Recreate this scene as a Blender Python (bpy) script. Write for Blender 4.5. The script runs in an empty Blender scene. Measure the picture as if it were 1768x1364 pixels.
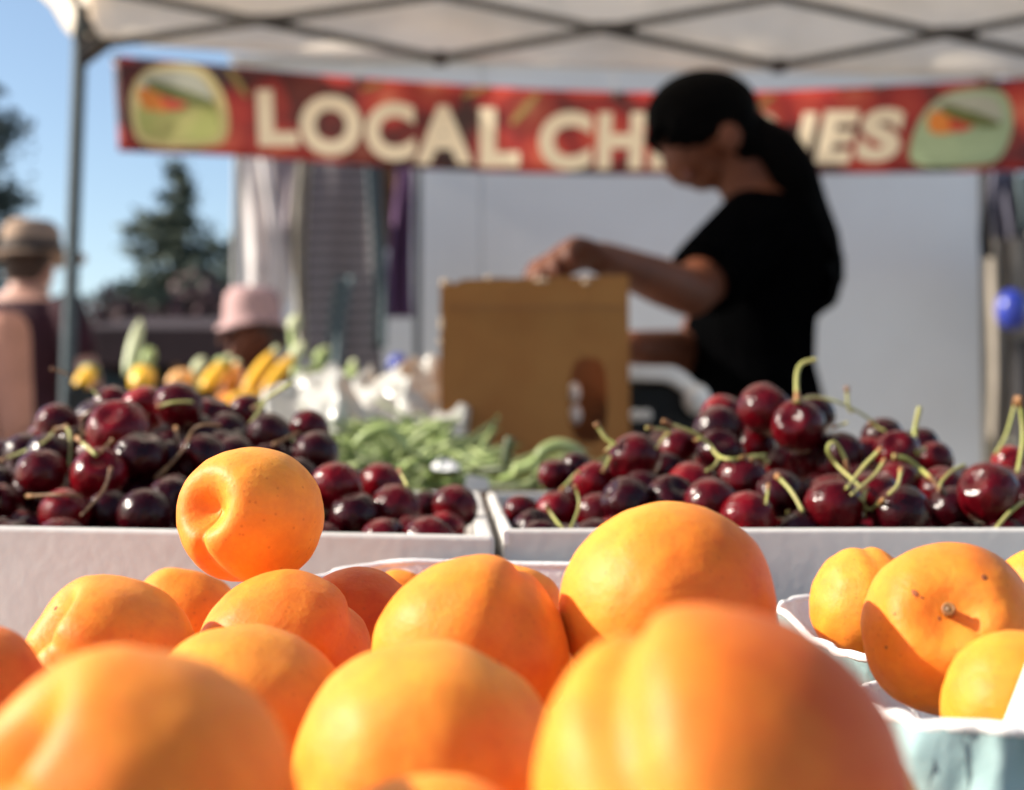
import bpy, bmesh, math, random
import numpy as np
from mathutils import Vector, Matrix, Quaternion, noise

random.seed(7)
R = math.radians
scene = bpy.context.scene
col = scene.collection

# ------------------------------------------------------------------ camera, light, exposure
F = 2429.0                       # focal length in photograph pixels (1768 wide)
PITCH = math.atan((788 - 682) / F)
CAM = Vector((0, 0, 0.90))
cd = bpy.data.cameras.new('camera')
cam = bpy.data.objects.new('camera', cd)
col.objects.link(cam)
cam.location = CAM
cam.rotation_euler = (math.pi / 2 + PITCH, 0, 0)
cd.sensor_width = 36
cd.lens = 36 * F / 1768
cd.clip_start = 0.01
cd.clip_end = 600
cd.dof.use_dof = True
cd.dof.focus_distance = 0.41
cd.dof.aperture_fstop = 10.5
scene.camera = cam

SUN = Vector((-0.86, -0.012, 0.50)).normalized()
world = bpy.data.worlds.new('World')
scene.world = world
world.use_nodes = True
wn = world.node_tree
sky = wn.nodes.new('ShaderNodeTexSky')
sky.sky_type = 'NISHITA'
sky.sun_disc = False
sky.sun_elevation = math.asin(SUN.z)
sky.sun_rotation = math.atan2(SUN.x, SUN.y)
sky.air_density = 1.0
sky.dust_density = 0.8
sky.ozone_density = 1.0
wn.links.new(sky.outputs[0], wn.nodes['Background'].inputs[0])
wn.nodes['Background'].inputs[1].default_value = 0.09
ld = bpy.data.lights.new('sun', 'SUN')
ld.energy = 4.3
ld.angle = R(0.5)
ld.color = (1.0, 0.93, 0.80)
sun = bpy.data.objects.new('sun', ld)
col.objects.link(sun)
sun.rotation_euler = (-SUN).to_track_quat('-Z', 'Y').to_euler()
sun.location = (-6, 0, 6)
scene.view_settings.view_transform = 'Standard'
scene.view_settings.look = 'None'
scene.view_settings.gamma = 1
scene.view_settings.exposure = 1.06
scene.view_settings.use_curve_mapping = False
try:
    scene.cycles.use_denoising = True
    scene.cycles.max_bounces = 8
    scene.cycles.sample_clamp_indirect = 6
except Exception:
    pass

FW = Vector((0, math.cos(PITCH), math.sin(PITCH)))
UP = Vector((0, -math.sin(PITCH), math.cos(PITCH)))


def P(px, py, d):
    """point of the place seen at photograph pixel (px, py), d metres into the scene"""
    return CAM + Vector(((px - 884) / F * d, 0, 0)) + UP * (-(py - 682) / F * d) + FW * d


# ------------------------------------------------------------------ helpers
def link(o, parent=None):
    col.objects.link(o)
    if parent is not None:
        o.parent = parent
        o.matrix_parent_inverse = mat_of(parent).inverted()
    return o


def mat_of(o):
    m = Matrix.LocRotScale(o.location, o.rotation_euler.to_quaternion() if o.rotation_mode != 'QUATERNION' else o.rotation_quaternion, o.scale)
    if o.parent is not None:
        m = mat_of(o.parent) @ o.matrix_parent_inverse @ m
    return m


def tag(o, label=None, cat=None, group=None, kind=None):
    if label: o['label'] = label
    if cat: o['category'] = cat
    if group: o['group'] = group
    if kind: o['kind'] = kind
    return o


def empty(name, loc=(0, 0, 0)):
    o = bpy.data.objects.new(name, None)
    o.empty_display_size = 0.05
    o.location = loc
    col.objects.link(o)
    return o


def mk(name, verts, faces, mat, parent=None, smooth=True):
    me = bpy.data.meshes.new(name)
    me.from_pydata([tuple(v) for v in verts], [], faces)
    if smooth:
        me.polygons.foreach_set('use_smooth', [True] * len(me.polygons))
    if mat: me.materials.append(mat)
    me.update()
    o = bpy.data.objects.new(name, me)
    return link(o, parent)


class MB:
    """collects closed shapes into one vertex / face list"""
    def __init__(s): s.v = []; s.f = []

    def add(s, v, f):
        b = len(s.v); s.v += [Vector(x) for x in v]; s.f += [tuple(i + b for i in q) for q in f]; return s

    def loft(s, rings, cap=True, close=True):
        n = len(rings[0]); b = len(s.v)
        for r in rings: s.v += [Vector(x) for x in r]
        for i in range(len(rings) - 1):
            for j in range(n if close else n - 1):
                k = (j + 1) % n
                s.f.append((b + i * n + j, b + i * n + k, b + (i + 1) * n + k, b + (i + 1) * n + j))
        if cap:
            s.f.append(tuple(b + j for j in reversed(range(n))))
            s.f.append(tuple(b + (len(rings) - 1) * n + j for j in range(n)))
        return s

    def tube(s, pts, rad, n=8, flat=None):
        pts = [Vector(p) for p in pts]
        if not hasattr(rad, '__len__'): rad = [rad] * len(pts)
        rings = []; prev = None
        for i, p in enumerate(pts):
            t = (pts[min(i + 1, len(pts) - 1)] - pts[max(i - 1, 0)]).normalized()
            if prev is None:
                a = t.orthogonal().normalized()
            else:
                a = (prev - t * prev.dot(t)).normalized()
            prev = a
            b = t.cross(a)
            rings.append([p + (a * math.cos(2 * math.pi * j / n) + b * math.sin(2 * math.pi * j / n)) * rad[i] for j in range(n)])
        return s.loft(rings)

    def cap(s, p0, p1, r0, r1, n=14):
        p0 = Vector(p0); p1 = Vector(p1)
        t = p1 - p0; L = t.length; t = t.normalized() if L > 1e-6 else Vector((0, 0, 1))
        a = t.orthogonal().normalized(); b = t.cross(a); rings = []
        for k in range(1, 5):
            th = math.pi / 2 * k / 4
            rings.append((p0 - t * r0 * math.cos(th), r0 * math.sin(th)))
        for k in range(4, 0, -1):
            th = math.pi / 2 * k / 4
            rings.append((p1 + t * r1 * math.cos(th), r1 * math.sin(th)))
        return s.loft([[c + (a * math.cos(2 * math.pi * j / n) + b * math.sin(2 * math.pi * j / n)) * r for j in range(n)] for c, r in rings])

    def chain(s, pts, rad):
        for i in range(len(pts) - 1): s.cap(pts[i], pts[i + 1], rad[i], rad[i + 1])
        return s

    def ell(s, c, rx, ry, rz, rot=None, nu=20, nv=12):
        c = Vector(c); rings = []
        for i in range(1, nv):
            th = math.pi * i / nv
            ring = []
            for j in range(nu):
                ph = 2 * math.pi * j / nu
                v = Vector((rx * math.sin(th) * math.cos(ph), ry * math.sin(th) * math.sin(ph), -rz * math.cos(th)))
                if rot: v = rot @ v
                ring.append(c + v)
            rings.append(ring)
        return s.loft(rings)

    def box(s, c, dx, dy, dz, rot=None):
        c = Vector(c); v = []
        for z in (-1, 1):
            for x, y in ((-1, -1), (1, -1), (1, 1), (-1, 1)):
                p = Vector((x * dx / 2, y * dy / 2, z * dz / 2))
                v.append(c + (rot @ p if rot else p))
        return s.add(v, [(3, 2, 1, 0), (4, 5, 6, 7), (0, 1, 5, 4), (1, 2, 6, 5), (2, 3, 7, 6), (3, 0, 4, 7)])

    def bar(s, p0, p1, w, h=None):
        p0 = Vector(p0); p1 = Vector(p1); h = h or w
        t = (p1 - p0).normalized(); a = t.cross(Vector((0, 0, 1)))
        a = a.normalized() if a.length > 1e-4 else Vector((1, 0, 0)); b = t.cross(a)
        q = lambda p: [p + a * x * w / 2 + b * y * h / 2 for x, y in ((-1, -1), (1, -1), (1, 1), (-1, 1))]
        return s.loft([q(p0), q(p1)])

    def build(s, name, mat, parent=None, smooth=True, voxel=None, sm=4, bevel=None):
        o = mk(name, s.v, s.f, mat, None if False else parent, smooth)
        if bevel:
            m = o.modifiers.new('bevel', 'BEVEL'); m.width = bevel; m.segments = 2; m.limit_method = 'ANGLE'
        if voxel:
            m = o.modifiers.new('remesh', 'REMESH'); m.mode = 'VOXEL'; m.voxel_size = voxel; m.use_smooth_shade = True
            if sm:
                m = o.modifiers.new('smooth', 'SMOOTH'); m.factor = 0.5; m.iterations = sm
            BAKE.append(o)
        return o


BAKE = []


def bake_all():
    dg = bpy.context.evaluated_depsgraph_get()
    for o in BAKE:
        me = bpy.data.meshes.new_from_object(o.evaluated_get(dg))
        o.modifiers.clear()
        o.data = me
        me.polygons.foreach_set('use_smooth', [True] * len(me.polygons))
    BAKE.clear()


def sheet(name, fn, nu, nv, mat, parent=None, thick=0.002):
    v = []; f = []
    for i in range(nv + 1):
        for j in range(nu + 1): v.append(fn(j / nu, i / nv))
    for i in range(nv):
        for j in range(nu):
            a = i * (nu + 1) + j
            f.append((a, a + 1, a + nu + 2, a + nu + 1))
    o = mk(name, v, f, mat, parent)
    m = o.modifiers.new('solid', 'SOLIDIFY'); m.thickness = thick; m.offset = 0
    return o


# ------------------------------------------------------------------ materials
def material(name, base, rough=0.6, **kw):
    m = bpy.data.materials.new(name); m.use_nodes = True
    b = m.node_tree.nodes['Principled BSDF']
    b.inputs['Base Color'].default_value = (*base, 1)
    b.inputs['Roughness'].default_value = rough
    for k, v in kw.items():
        b.inputs[k.replace('_', ' ')].default_value = v
    return m


def vary(m, amount=0.25, scale=20, bump=0.0, bscale=200, coord='Object', tint=None, detail=4):
    """uneven tone (dirt, fibre) and fine relief"""
    nt = m.node_tree; N = nt.nodes; L = nt.links; b = N['Principled BSDF']
    base = tuple(b.inputs['Base Color'].default_value)
    tc = N.new('ShaderNodeTexCoord')
    n = N.new('ShaderNodeTexNoise'); n.inputs['Scale'].default_value = scale; n.inputs['Detail'].default_value = detail
    L.new(tc.outputs[coord], n.inputs['Vector'])
    mx = N.new('ShaderNodeMix'); mx.data_type = 'RGBA'
    mx.inputs[6].default_value = base
    t = tint or tuple(c * (1 - amount) for c in base[:3])
    mx.inputs[7].default_value = (*t[:3], 1)
    rp = N.new('ShaderNodeMapRange'); rp.inputs[1].default_value = 0.38; rp.inputs[2].default_value = 0.66
    L.new(n.outputs[0], rp.inputs[0]); L.new(rp.outputs[0], mx.inputs[0])
    L.new(mx.outputs[2], b.inputs['Base Color'])
    if bump:
        n2 = N.new('ShaderNodeTexNoise'); n2.inputs['Scale'].default_value = bscale; n2.inputs['Detail'].default_value = 3
        L.new(tc.outputs[coord], n2.inputs['Vector'])
        bp = N.new('ShaderNodeBump'); bp.inputs['Strength'].default_value = bump; bp.inputs['Distance'].default_value = 0.002
        L.new(n2.outputs[0], bp.inputs['Height']); L.new(bp.outputs[0], b.inputs['Normal'])
    return m


def fabric(name, base, trans=0.3, rough=0.85, amount=0.2, scale=6):
    m = vary(material(name, base, rough), amount, scale, 0.1, 300)
    nt = m.node_tree; N = nt.nodes; L = nt.links
    b = N['Principled BSDF']; out = N['Material Output']
    tr = N.new('ShaderNodeBsdfTranslucent'); tr.inputs[0].default_value = (*[min(1, c * 1.05) for c in base], 1)
    src = b.inputs['Base Color'].links[0].from_socket
    L.new(src, tr.inputs[0])
    mix = N.new('ShaderNodeMixShader'); mix.inputs[0].default_value = trans
    L.new(b.outputs[0], mix.inputs[1]); L.new(tr.outputs[0], mix.inputs[2]); L.new(mix.outputs[0], out.inputs[0])
    return m


def apricot_material():
    m = material('apricot_skin', (0.9, 0.3, 0.03), 0.52)
    nt = m.node_tree; N = nt.nodes; L = nt.links; b = N['Principled BSDF']
    tc = N.new('ShaderNodeTexCoord'); oi = N.new('ShaderNodeObjectInfo')
    add = N.new('ShaderNodeVectorMath'); add.operation = 'ADD'
    mul = N.new('ShaderNodeVectorMath'); mul.operation = 'SCALE'; mul.inputs['Scale'].default_value = 37
    comb = N.new('ShaderNodeCombineXYZ')
    for i in range(3): L.new(oi.outputs['Random'], comb.inputs[i])
    L.new(comb.outputs[0], mul.inputs[0]); L.new(tc.outputs['Object'], add.inputs[0]); L.new(mul.outputs[0], add.inputs[1])
    big = N.new('ShaderNodeTexNoise'); big.inputs['Scale'].default_value = 26; big.inputs['Detail'].default_value = 3; big.inputs['Roughness'].default_value = 0.5
    L.new(add.outputs[0], big.inputs['Vector'])
    # ripeness blush, with red painted in to deepen the shade side, on one cheek of the fruit (its own +Y side), strength per fruit in the object's colour alpha
    sep = N.new("ShaderNodeSeparateXYZ")
    rot = N.new("ShaderNodeVectorRotate"); rot.rotation_type = "Z_AXIS"; ang = N.new("ShaderNodeMath"); ang.operation = "MULTIPLY"; ang.inputs[1].default_value = -2 * math.pi
    L.new(tc.outputs["Object"], rot.inputs["Vector"]); L.new(ang.outputs[0], rot.inputs["Angle"]); L.new(rot.outputs[0], sep.inputs[0])
    mr = N.new("ShaderNodeMapRange"); mr.inputs[1].default_value = -0.012; mr.inputs[2].default_value = 0.024
    L.new(sep.outputs[0], mr.inputs[0])
    w = N.new('ShaderNodeMath'); w.operation = 'MULTIPLY'
    nr = N.new('ShaderNodeMapRange'); nr.inputs[1].default_value = 0.3; nr.inputs[2].default_value = 0.68; nr.inputs[3].default_value = 0.78
    L.new(big.outputs[0], nr.inputs[0]); L.new(mr.outputs[0], w.inputs[0]); L.new(nr.outputs[0], w.inputs[1])
    w2 = N.new('ShaderNodeMath'); w2.operation = 'MULTIPLY'
    sc = N.new("ShaderNodeSeparateColor"); L.new(oi.outputs["Color"], sc.inputs[0]); L.new(sc.outputs[1], ang.inputs[0])
    L.new(w.outputs[0], w2.inputs[0]); L.new(sc.outputs[0], w2.inputs[1])
    ramp = N.new('ShaderNodeValToRGB'); cr = ramp.color_ramp
    cr.elements[0].position = 0.3; cr.elements[0].color = (0.88, 0.335, 0.045, 1)
    cr.elements[1].position = 0.75; cr.elements[1].color = (0.86, 0.235, 0.014, 1)
    L.new(big.outputs[0], ramp.inputs[0])
    mx = N.new('ShaderNodeMix'); mx.data_type = 'RGBA'; mx.inputs[7].default_value = (0.60, 0.035, 0.004, 1)
    L.new(w2.outputs[0], mx.inputs[0]); L.new(ramp.outputs[0], mx.inputs[6])
    mot = N.new('ShaderNodeTexNoise'); mot.inputs['Scale'].default_value = 150; mot.inputs['Detail'].default_value = 5; mot.inputs['Roughness'].default_value = .65
    L.new(add.outputs[0], mot.inputs['Vector'])
    hsv = N.new('ShaderNodeHueSaturation'); mvr = N.new('ShaderNodeMapRange'); mvr.inputs[1].default_value = .3; mvr.inputs[2].default_value = .7; mvr.inputs[3].default_value = .91; mvr.inputs[4].default_value = 1.06
    L.new(mot.outputs[0], mvr.inputs[0]); L.new(mvr.outputs[0], hsv.inputs['Value']); L.new(mx.outputs[2], hsv.inputs['Color'])
    hue = N.new('ShaderNodeMapRange'); hue.inputs[1].default_value = .3; hue.inputs[2].default_value = .7; hue.inputs[3].default_value = .495; hue.inputs[4].default_value = .504
    L.new(mot.outputs[0], hue.inputs[0]); L.new(hue.outputs[0], hsv.inputs['Hue'])
    # small freckles
    sp = N.new('ShaderNodeTexVoronoi'); sp.inputs['Scale'].default_value = 420
    L.new(add.outputs[0], sp.inputs['Vector'])
    sr = N.new('ShaderNodeMapRange'); sr.inputs[1].default_value = 0.10; sr.inputs[2].default_value = 0.25; sr.inputs[3].default_value = 0.4; sr.inputs[4].default_value = 0.0
    L.new(sp.outputs['Distance'], sr.inputs[0])
    ss = N.new('ShaderNodeSeparateColor'); L.new(sp.outputs['Color'], ss.inputs[0])
    th = N.new('ShaderNodeMath'); th.operation = 'GREATER_THAN'; th.inputs[1].default_value = 0.6; L.new(ss.outputs[0], th.inputs[0])
    m3 = N.new('ShaderNodeMath'); m3.operation = 'MULTIPLY'; L.new(sr.outputs[0], m3.inputs[0]); L.new(th.outputs[0], m3.inputs[1])
    m4 = N.new('ShaderNodeMath'); m4.operation = 'MULTIPLY'; m4.inputs[1].default_value = 1.0; L.new(m3.outputs[0], m4.inputs[0])
    mx2 = N.new('ShaderNodeMix'); mx2.data_type = 'RGBA'; mx2.inputs[7].default_value = (0.52, 0.11, 0.02, 1)
    L.new(m4.outputs[0], mx2.inputs[0]); L.new(hsv.outputs[0], mx2.inputs[6])
    L.new(mx2.outputs[2], b.inputs['Base Color'])
    b.inputs['Subsurface Weight'].default_value = 0.42
    b.inputs['Subsurface Radius'].default_value = (1.0, 0.22, 0.04)
    b.inputs['Subsurface Scale'].default_value = 0.005
    b.inputs['Specular IOR Level'].default_value = 0.24
    b.inputs['Sheen Weight'].default_value = 0.015
    b.inputs['Sheen Roughness'].default_value = 0.35
    b.inputs['Sheen Tint'].default_value = (1, 0.85, 0.7, 1)
    fn = N.new('ShaderNodeTexNoise'); fn.inputs['Scale'].default_value = 700; fn.inputs['Detail'].default_value = 2
    L.new(tc.outputs['Object'], fn.inputs['Vector'])
    bp = N.new('ShaderNodeBump'); bp.inputs['Strength'].default_value = 0.4; bp.inputs['Distance'].default_value = 0.0004
    L.new(fn.outputs[0], bp.inputs['Height']); L.new(bp.outputs[0], b.inputs['Normal'])
    return m


def cherry_material():
    m = material('cherry_skin', (0.08, 0.004, 0.01), 0.24)
    nt = m.node_tree; N = nt.nodes; L = nt.links; b = N['Principled BSDF']
    tc = N.new('ShaderNodeTexCoord'); oi = N.new('ShaderNodeObjectInfo')
    n = N.new('ShaderNodeTexNoise'); n.inputs['Scale'].default_value = 1.6; n.inputs['Detail'].default_value = 4
    L.new(tc.outputs['Object'], n.inputs['Vector'])
    mx = N.new('ShaderNodeMix'); mx.data_type = 'RGBA'; mx.blend_type = 'MULTIPLY'; mx.inputs[0].default_value = 1
    rp = N.new('ShaderNodeValToRGB'); rp.color_ramp.elements[0].position = 0.3; rp.color_ramp.elements[0].color = (0.45, 0.4, 0.45, 1)
    rp.color_ramp.elements[1].position = 0.7; rp.color_ramp.elements[1].color = (1.35, 1.2, 1.2, 1)
    L.new(n.outputs[0], rp.inputs[0]); L.new(oi.outputs['Color'], mx.inputs[6]); L.new(rp.outputs[0], mx.inputs[7])
    L.new(mx.outputs[2], b.inputs['Base Color'])
    b.inputs['Specular IOR Level'].default_value = 0.19; b.inputs['Coat Weight'].default_value = 0.12; b.inputs['Coat Roughness'].default_value = 0.08
    b.inputs['Subsurface Weight'].default_value = 0.0
    n2 = N.new('ShaderNodeTexNoise'); n2.inputs['Scale'].default_value = 3.0
    L.new(tc.outputs['Object'], n2.inputs['Vector'])
    bp = N.new('ShaderNodeBump'); bp.inputs['Strength'].default_value = 0.12; bp.inputs['Distance'].default_value = 0.05
    L.new(n2.outputs[0], bp.inputs['Height']); L.new(bp.outputs[0], b.inputs['Normal']); L.new(bp.outputs[0], b.inputs['Coat Normal'])
    return m


def stem_material(name, a, c):
    m = material(name, a, 0.55)
    return vary(m, 0, 90, 0.15, 500, tint=c)


M = {}
M['apricot'] = apricot_material()
M['cherry'] = cherry_material()
M['stem_green'] = stem_material('green_stem', (0.36, 0.37, 0.09), (0.44, 0.38, 0.14))
M['stem_brown'] = stem_material('brown_stem', (0.22, 0.11, 0.035), (0.14, 0.06, 0.025))
M['stem_tip'] = stem_material('stem_tip', (0.36, 0.17, 0.05), (0.20, 0.08, 0.03))
M['white_card'] = vary(material('white_card', (0.66, 0.63, 0.59), 0.6), 0.12, 14, 0.12, 160, tint=(0.57, 0.535, 0.495))
M['raw_card'] = vary(material('raw_card_edge', (0.55, 0.40, 0.27), 0.8), 0.25, 60, 0.2, 300)
M['mint'] = vary(material('mint_pulp', (0.33, 0.46, 0.46), 0.8), 0.2, 30, 0.6, 90, tint=(0.19, 0.31, 0.32))
M['pulp'] = vary(material('white_pulp', (0.82, 0.80, 0.78), 0.75), 0.1, 40, 0.3, 260)
M['paper'] = vary(material('white_paper', (0.86, 0.85, 0.85), 0.55), 0.06, 20, 0.1, 200)
M['cardboard'] = vary(material('brown_cardboard', (0.30, 0.135, 0.040), 0.85, Specular_IOR_Level=0.2), 0.16, 9, 0.1, 200, tint=(0.255, 0.10, 0.028))
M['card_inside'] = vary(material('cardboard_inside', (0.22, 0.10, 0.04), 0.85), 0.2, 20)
M['table'] = vary(material('table_top', (0.62, 0.60, 0.57), 0.5), 0.15, 8, 0.1, 100)
M['steel'] = vary(material('painted_steel', (0.05, 0.070, 0.085), 0.45, Metallic=0.3), 0.25, 30)
M['dark_steel'] = vary(material('dark_joint', (0.03, 0.025, 0.025), 0.5), 0.3, 30)
M['truss'] = vary(material('truss_steel', (0.085, 0.08, 0.078), 0.5, Metallic=0.3), 0.25, 30)
M['canopy'] = fabric('canopy_fabric', (0.97, 0.91, 0.84), 0.80, amount=0.08)
M['trailer'] = vary(material('trailer_skin', (0.87, 0.85, 0.825), 0.45), 0.08, 1.3, 0.0, coord='Object', tint=(0.78, 0.755, 0.725))
M['trim'] = vary(material('tan_trim', (0.36, 0.30, 0.21), 0.6), 0.25, 12)
M['black'] = vary(material('black_cotton', (0.0016, 0.0016, 0.0018), 0.95, Specular_IOR_Level=0.0), 0.3, 30)
M['hair'] = vary(material('black_hair', (0.0018, 0.0015, 0.0015), 0.7, Specular_IOR_Level=0.02), 0.3, 60)
M['brown_hair'] = vary(material('brown_hair', (0.06, 0.03, 0.02), 0.7), 0.3, 60)
M['skin'] = vary(material('tan_skin', (0.115, 0.035, 0.016), 0.55, Specular_IOR_Level=0.2), 0.2, 18, tint=(0.09, 0.026, 0.012))
M['skin_light'] = vary(material('light_skin', (0.52, 0.27, 0.20), 0.55), 0.2, 12)
M['lip'] = material('lip_skin', (0.11, 0.022, 0.016), 0.5)
M['denim'] = vary(material('blue_denim', (0.03, 0.055, 0.13), 0.85), 0.35, 25)
M['burgundy'] = vary(material('burgundy_cotton', (0.040, 0.005, 0.012), 0.9), 0.3, 12)
M['peach'] = vary(material('peach_cotton', (0.42, 0.20, 0.145), 0.9), 0.2, 12)
M['darkred'] = vary(material('dark_red_cotton', (0.10, 0.022, 0.016), 0.9), 0.3, 12)
M['straw'] = vary(material('straw_hat', (0.38, 0.25, 0.17), 0.85), 0.25, 60)
M['hatband'] = material('hat_band', (0.02, 0.015, 0.015), 0.8)
M['pinkhat'] = vary(material('pink_hat', (0.50, 0.31, 0.30), 0.85), 0.2, 25)
M['plastic_black'] = vary(material('black_plastic', (0.008, 0.0085, 0.009), 0.5, Specular_IOR_Level=.2), 0.3, 30)
M['plastic_white'] = vary(material('white_plastic', (0.85, 0.82, 0.77), 0.35), 0.1, 30)
M['bean'] = vary(material('bean_skin', (0.17, 0.235, 0.055), 0.5), 0.3, 30, tint=(0.33, 0.38, 0.15))
_b = M['bean'].node_tree
_oi = _b.nodes.new('ShaderNodeObjectInfo'); _hs = _b.nodes.new('ShaderNodeHueSaturation'); _mr = _b.nodes.new('ShaderNodeMapRange')
_mr.inputs[3].default_value = .25; _mr.inputs[4].default_value = 1.45
_pb = _b.nodes['Principled BSDF']; _src = _pb.inputs['Base Color'].links[0].from_socket
_b.links.new(_oi.outputs['Random'], _mr.inputs[0]); _b.links.new(_mr.outputs[0], _hs.inputs['Value']); _b.links.new(_src, _hs.inputs['Color']); _b.links.new(_hs.outputs[0], _pb.inputs['Base Color'])
M['bag'] = fabric('thin_bag_plastic', (0.66, 0.645, 0.61), 0.4, rough=0.2, amount=0.12, scale=30)
M['yellow'] = vary(material('yellow_squash', (0.86, 0.47, 0.02), 0.35), 0.15, 30)
M['orange'] = vary(material('orange_squash', (0.80, 0.26, 0.01), 0.35), 0.15, 30)
M['peach_sq'] = vary(material('pale_orange_squash', (0.82, 0.42, 0.14), 0.4), 0.15, 30)
M['green_sq'] = vary(material('green_squash', (0.30, 0.38, 0.13), 0.45), 0.35, 40)
M['palegreen'] = vary(material('pale_green_stalk', (0.50, 0.53, 0.32), 0.5), 0.25, 40)
M['asphalt'] = vary(material('paving', (0.27, 0.24, 0.21), 0.9), 0.25, 3, 0.3, 90)
M['bark'] = vary(material('bark', (0.07, 0.05, 0.035), 0.9), 0.4, 8)
M['needles'] = vary(material('conifer_needles', (0.085, 0.10, 0.062), 0.8), 0.4, 2.0, tint=(0.05, 0.068, 0.05))  # needle colour lightened to carry the haze of distance
M['leaves'] = vary(material('blue_green_leaves', (0.065, 0.085, 0.075), 0.8), 0.4, 2.0)
M['plum'] = vary(material('plum_leaves', (0.075, 0.032, 0.036), 0.8), 0.4, 2.0)
M['maroon'] = vary(material('maroon_canvas', (0.040, 0.018, 0.018), 0.85), 0.3, 3)
M['grey_canvas'] = vary(material('grey_canvas', (0.06, 0.055, 0.05), 0.85), 0.3, 3)
M['wood'] = vary(material('ochre_wood', (0.30, 0.15, 0.05), 0.7), 0.3, 6)
M['cream'] = vary(material('cream_print', (0.90, 0.77, 0.58), 0.55), 0.06, 4)
M['badge_cream'] = material('badge_cream', (0.62, 0.52, 0.24), 0.55)
M['badge_sky'] = material('badge_grey_sky', (0.42, 0.43, 0.36), 0.55)
M['badge_field'] = vary(material('badge_green_field', (0.34, 0.36, 0.10), 0.55), 0.25, 8, tint=(0.45, 0.40, 0.15))
M['badge_red'] = material('badge_red', (0.55, 0.045, 0.02), 0.55)
M['badge_orange'] = material('badge_orange', (0.70, 0.22, 0.03), 0.55)
M['badge_dark'] = material('badge_dark_green', (0.12, 0.14, 0.03), 0.55)
M['badge_mint'] = material('badge_mint', (0.36, 0.46, 0.28), 0.55)
M['print_olive'] = material('print_olive_stem', (0.36, 0.26, 0.08), 0.55)


def banner_material():
    m = material('cherry_print', (0.3, 0.02, 0.02), 0.5)
    nt = m.node_tree; N = nt.nodes; L = nt.links; b = N['Principled BSDF']
    tc = N.new('ShaderNodeTexCoord')
    v = N.new('ShaderNodeTexVoronoi'); v.inputs['Scale'].default_value = 6.2; v.inputs['Randomness'].default_value = 0.8
    L.new(tc.outputs['Object'], v.inputs['Vector'])
    r = N.new('ShaderNodeValToRGB'); c = r.color_ramp
    c.elements[0].position = 0.0; c.elements[0].color = (0.68, 0.19, 0.12, 1)
    c.elements[1].position = 0.95; c.elements[1].color = (0.03, 0.012, 0.012, 1)
    e = c.elements.new(0.22); e.color = (0.48, 0.06, 0.035, 1)
    e = c.elements.new(0.5); e.color = (0.32, 0.014, 0.013, 1)
    e = c.elements.new(0.70); e.color = (0.07, 0.008, 0.009, 1)
    L.new(v.outputs['Distance'], r.inputs[0])
    s = N.new('ShaderNodeSeparateColor'); L.new(v.outputs['Color'], s.inputs[0])
    hs = N.new('ShaderNodeMix'); hs.data_type = 'RGBA'; hs.blend_type = 'MULTIPLY'; hs.inputs[0].default_value = 1
    r2 = N.new('ShaderNodeValToRGB'); c2 = r2.color_ramp
    c2.elements[0].position = 0.1; c2.elements[0].color = (0.25, 0.2, 0.2, 1)
    c2.elements[1].position = 0.8; c2.elements[1].color = (1.25, 1.3, 1.2, 1)
    L.new(s.outputs[0], r2.inputs[0]); L.new(r.outputs[0], hs.inputs[6]); L.new(r2.outputs[0], hs.inputs[7])
    L.new(hs.outputs[2], b.inputs['Base Color'])
    return m


def stripe_material():
    m = material('striped_knit', (0.05, 0.04, 0.045), 0.9)
    nt = m.node_tree; N = nt.nodes; L = nt.links; b = N['Principled BSDF']
    tc = N.new('ShaderNodeTexCoord'); s = N.new('ShaderNodeSeparateXYZ'); L.new(tc.outputs['Object'], s.inputs[0])
    a = N.new('ShaderNodeMath'); a.operation = 'MULTIPLY'; a.inputs[1].default_value = 2 * math.pi / 0.042; L.new(s.outputs[2], a.inputs[0])
    q = N.new('ShaderNodeMath'); q.operation = 'SINE'; L.new(a.outputs[0], q.inputs[0])
    mr = N.new('ShaderNodeMapRange'); mr.inputs[1].default_value = -0.25; mr.inputs[2].default_value = 0.25; L.new(q.outputs[0], mr.inputs[0])
    mx = N.new('ShaderNodeMix'); mx.data_type = 'RGBA'; mx.inputs[6].default_value = (0.03, 0.022, 0.027, 1); mx.inputs[7].default_value = (0.34, 0.30, 0.31, 1)
    L.new(mr.outputs[0], mx.inputs[0]); L.new(mx.outputs[2], b.inputs['Base Color'])
    return m


M['banner'] = banner_material()
M['stripe'] = stripe_material()
M['white_cloth'] = fabric('white_cloth', (0.93, 0.88, 0.86), 0.45)
M['lilac_cloth'] = fabric('lilac_cloth', (0.55, 0.48, 0.53), 0.3)
M['cream_cloth'] = fabric('cream_cloth', (0.55, 0.50, 0.42), 0.3)
M['teal_cloth'] = fabric('teal_grey_cloth', (0.13, 0.17, 0.185), 0.1)
M['brown_cloth'] = fabric('brown_cloth', (0.20, 0.10, 0.05), 0.1)
M['purple_cloth'] = fabric('purple_cloth', (0.12, 0.055, 0.14), 0.1)
M['navy_cloth'] = fabric('navy_grey_cloth', (0.12, 0.115, 0.16), 0.1)
M['dark_cloth'] = fabric('charcoal_cloth', (0.025, 0.023, 0.026), 0.05)
M['beige_cloth'] = fabric('beige_cloth', (0.34, 0.29, 0.24), 0.1)
M['blue_gloss'] = vary(material('blue_gloss', (0.03, 0.05, 0.36), 0.3), 0.2, 10)

# ------------------------------------------------------------------ setting: ground
def plane(name, x0, x1, y0, y1, z, mat):
    return mk(name, [(x0, y0, z), (x1, y0, z), (x1, y1, z), (x0, y1, z)], [(0, 1, 2, 3)], mat, smooth=False)


tag(plane('ground', -300, 300, -200, 450, 0, M['asphalt']), kind='structure')

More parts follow.
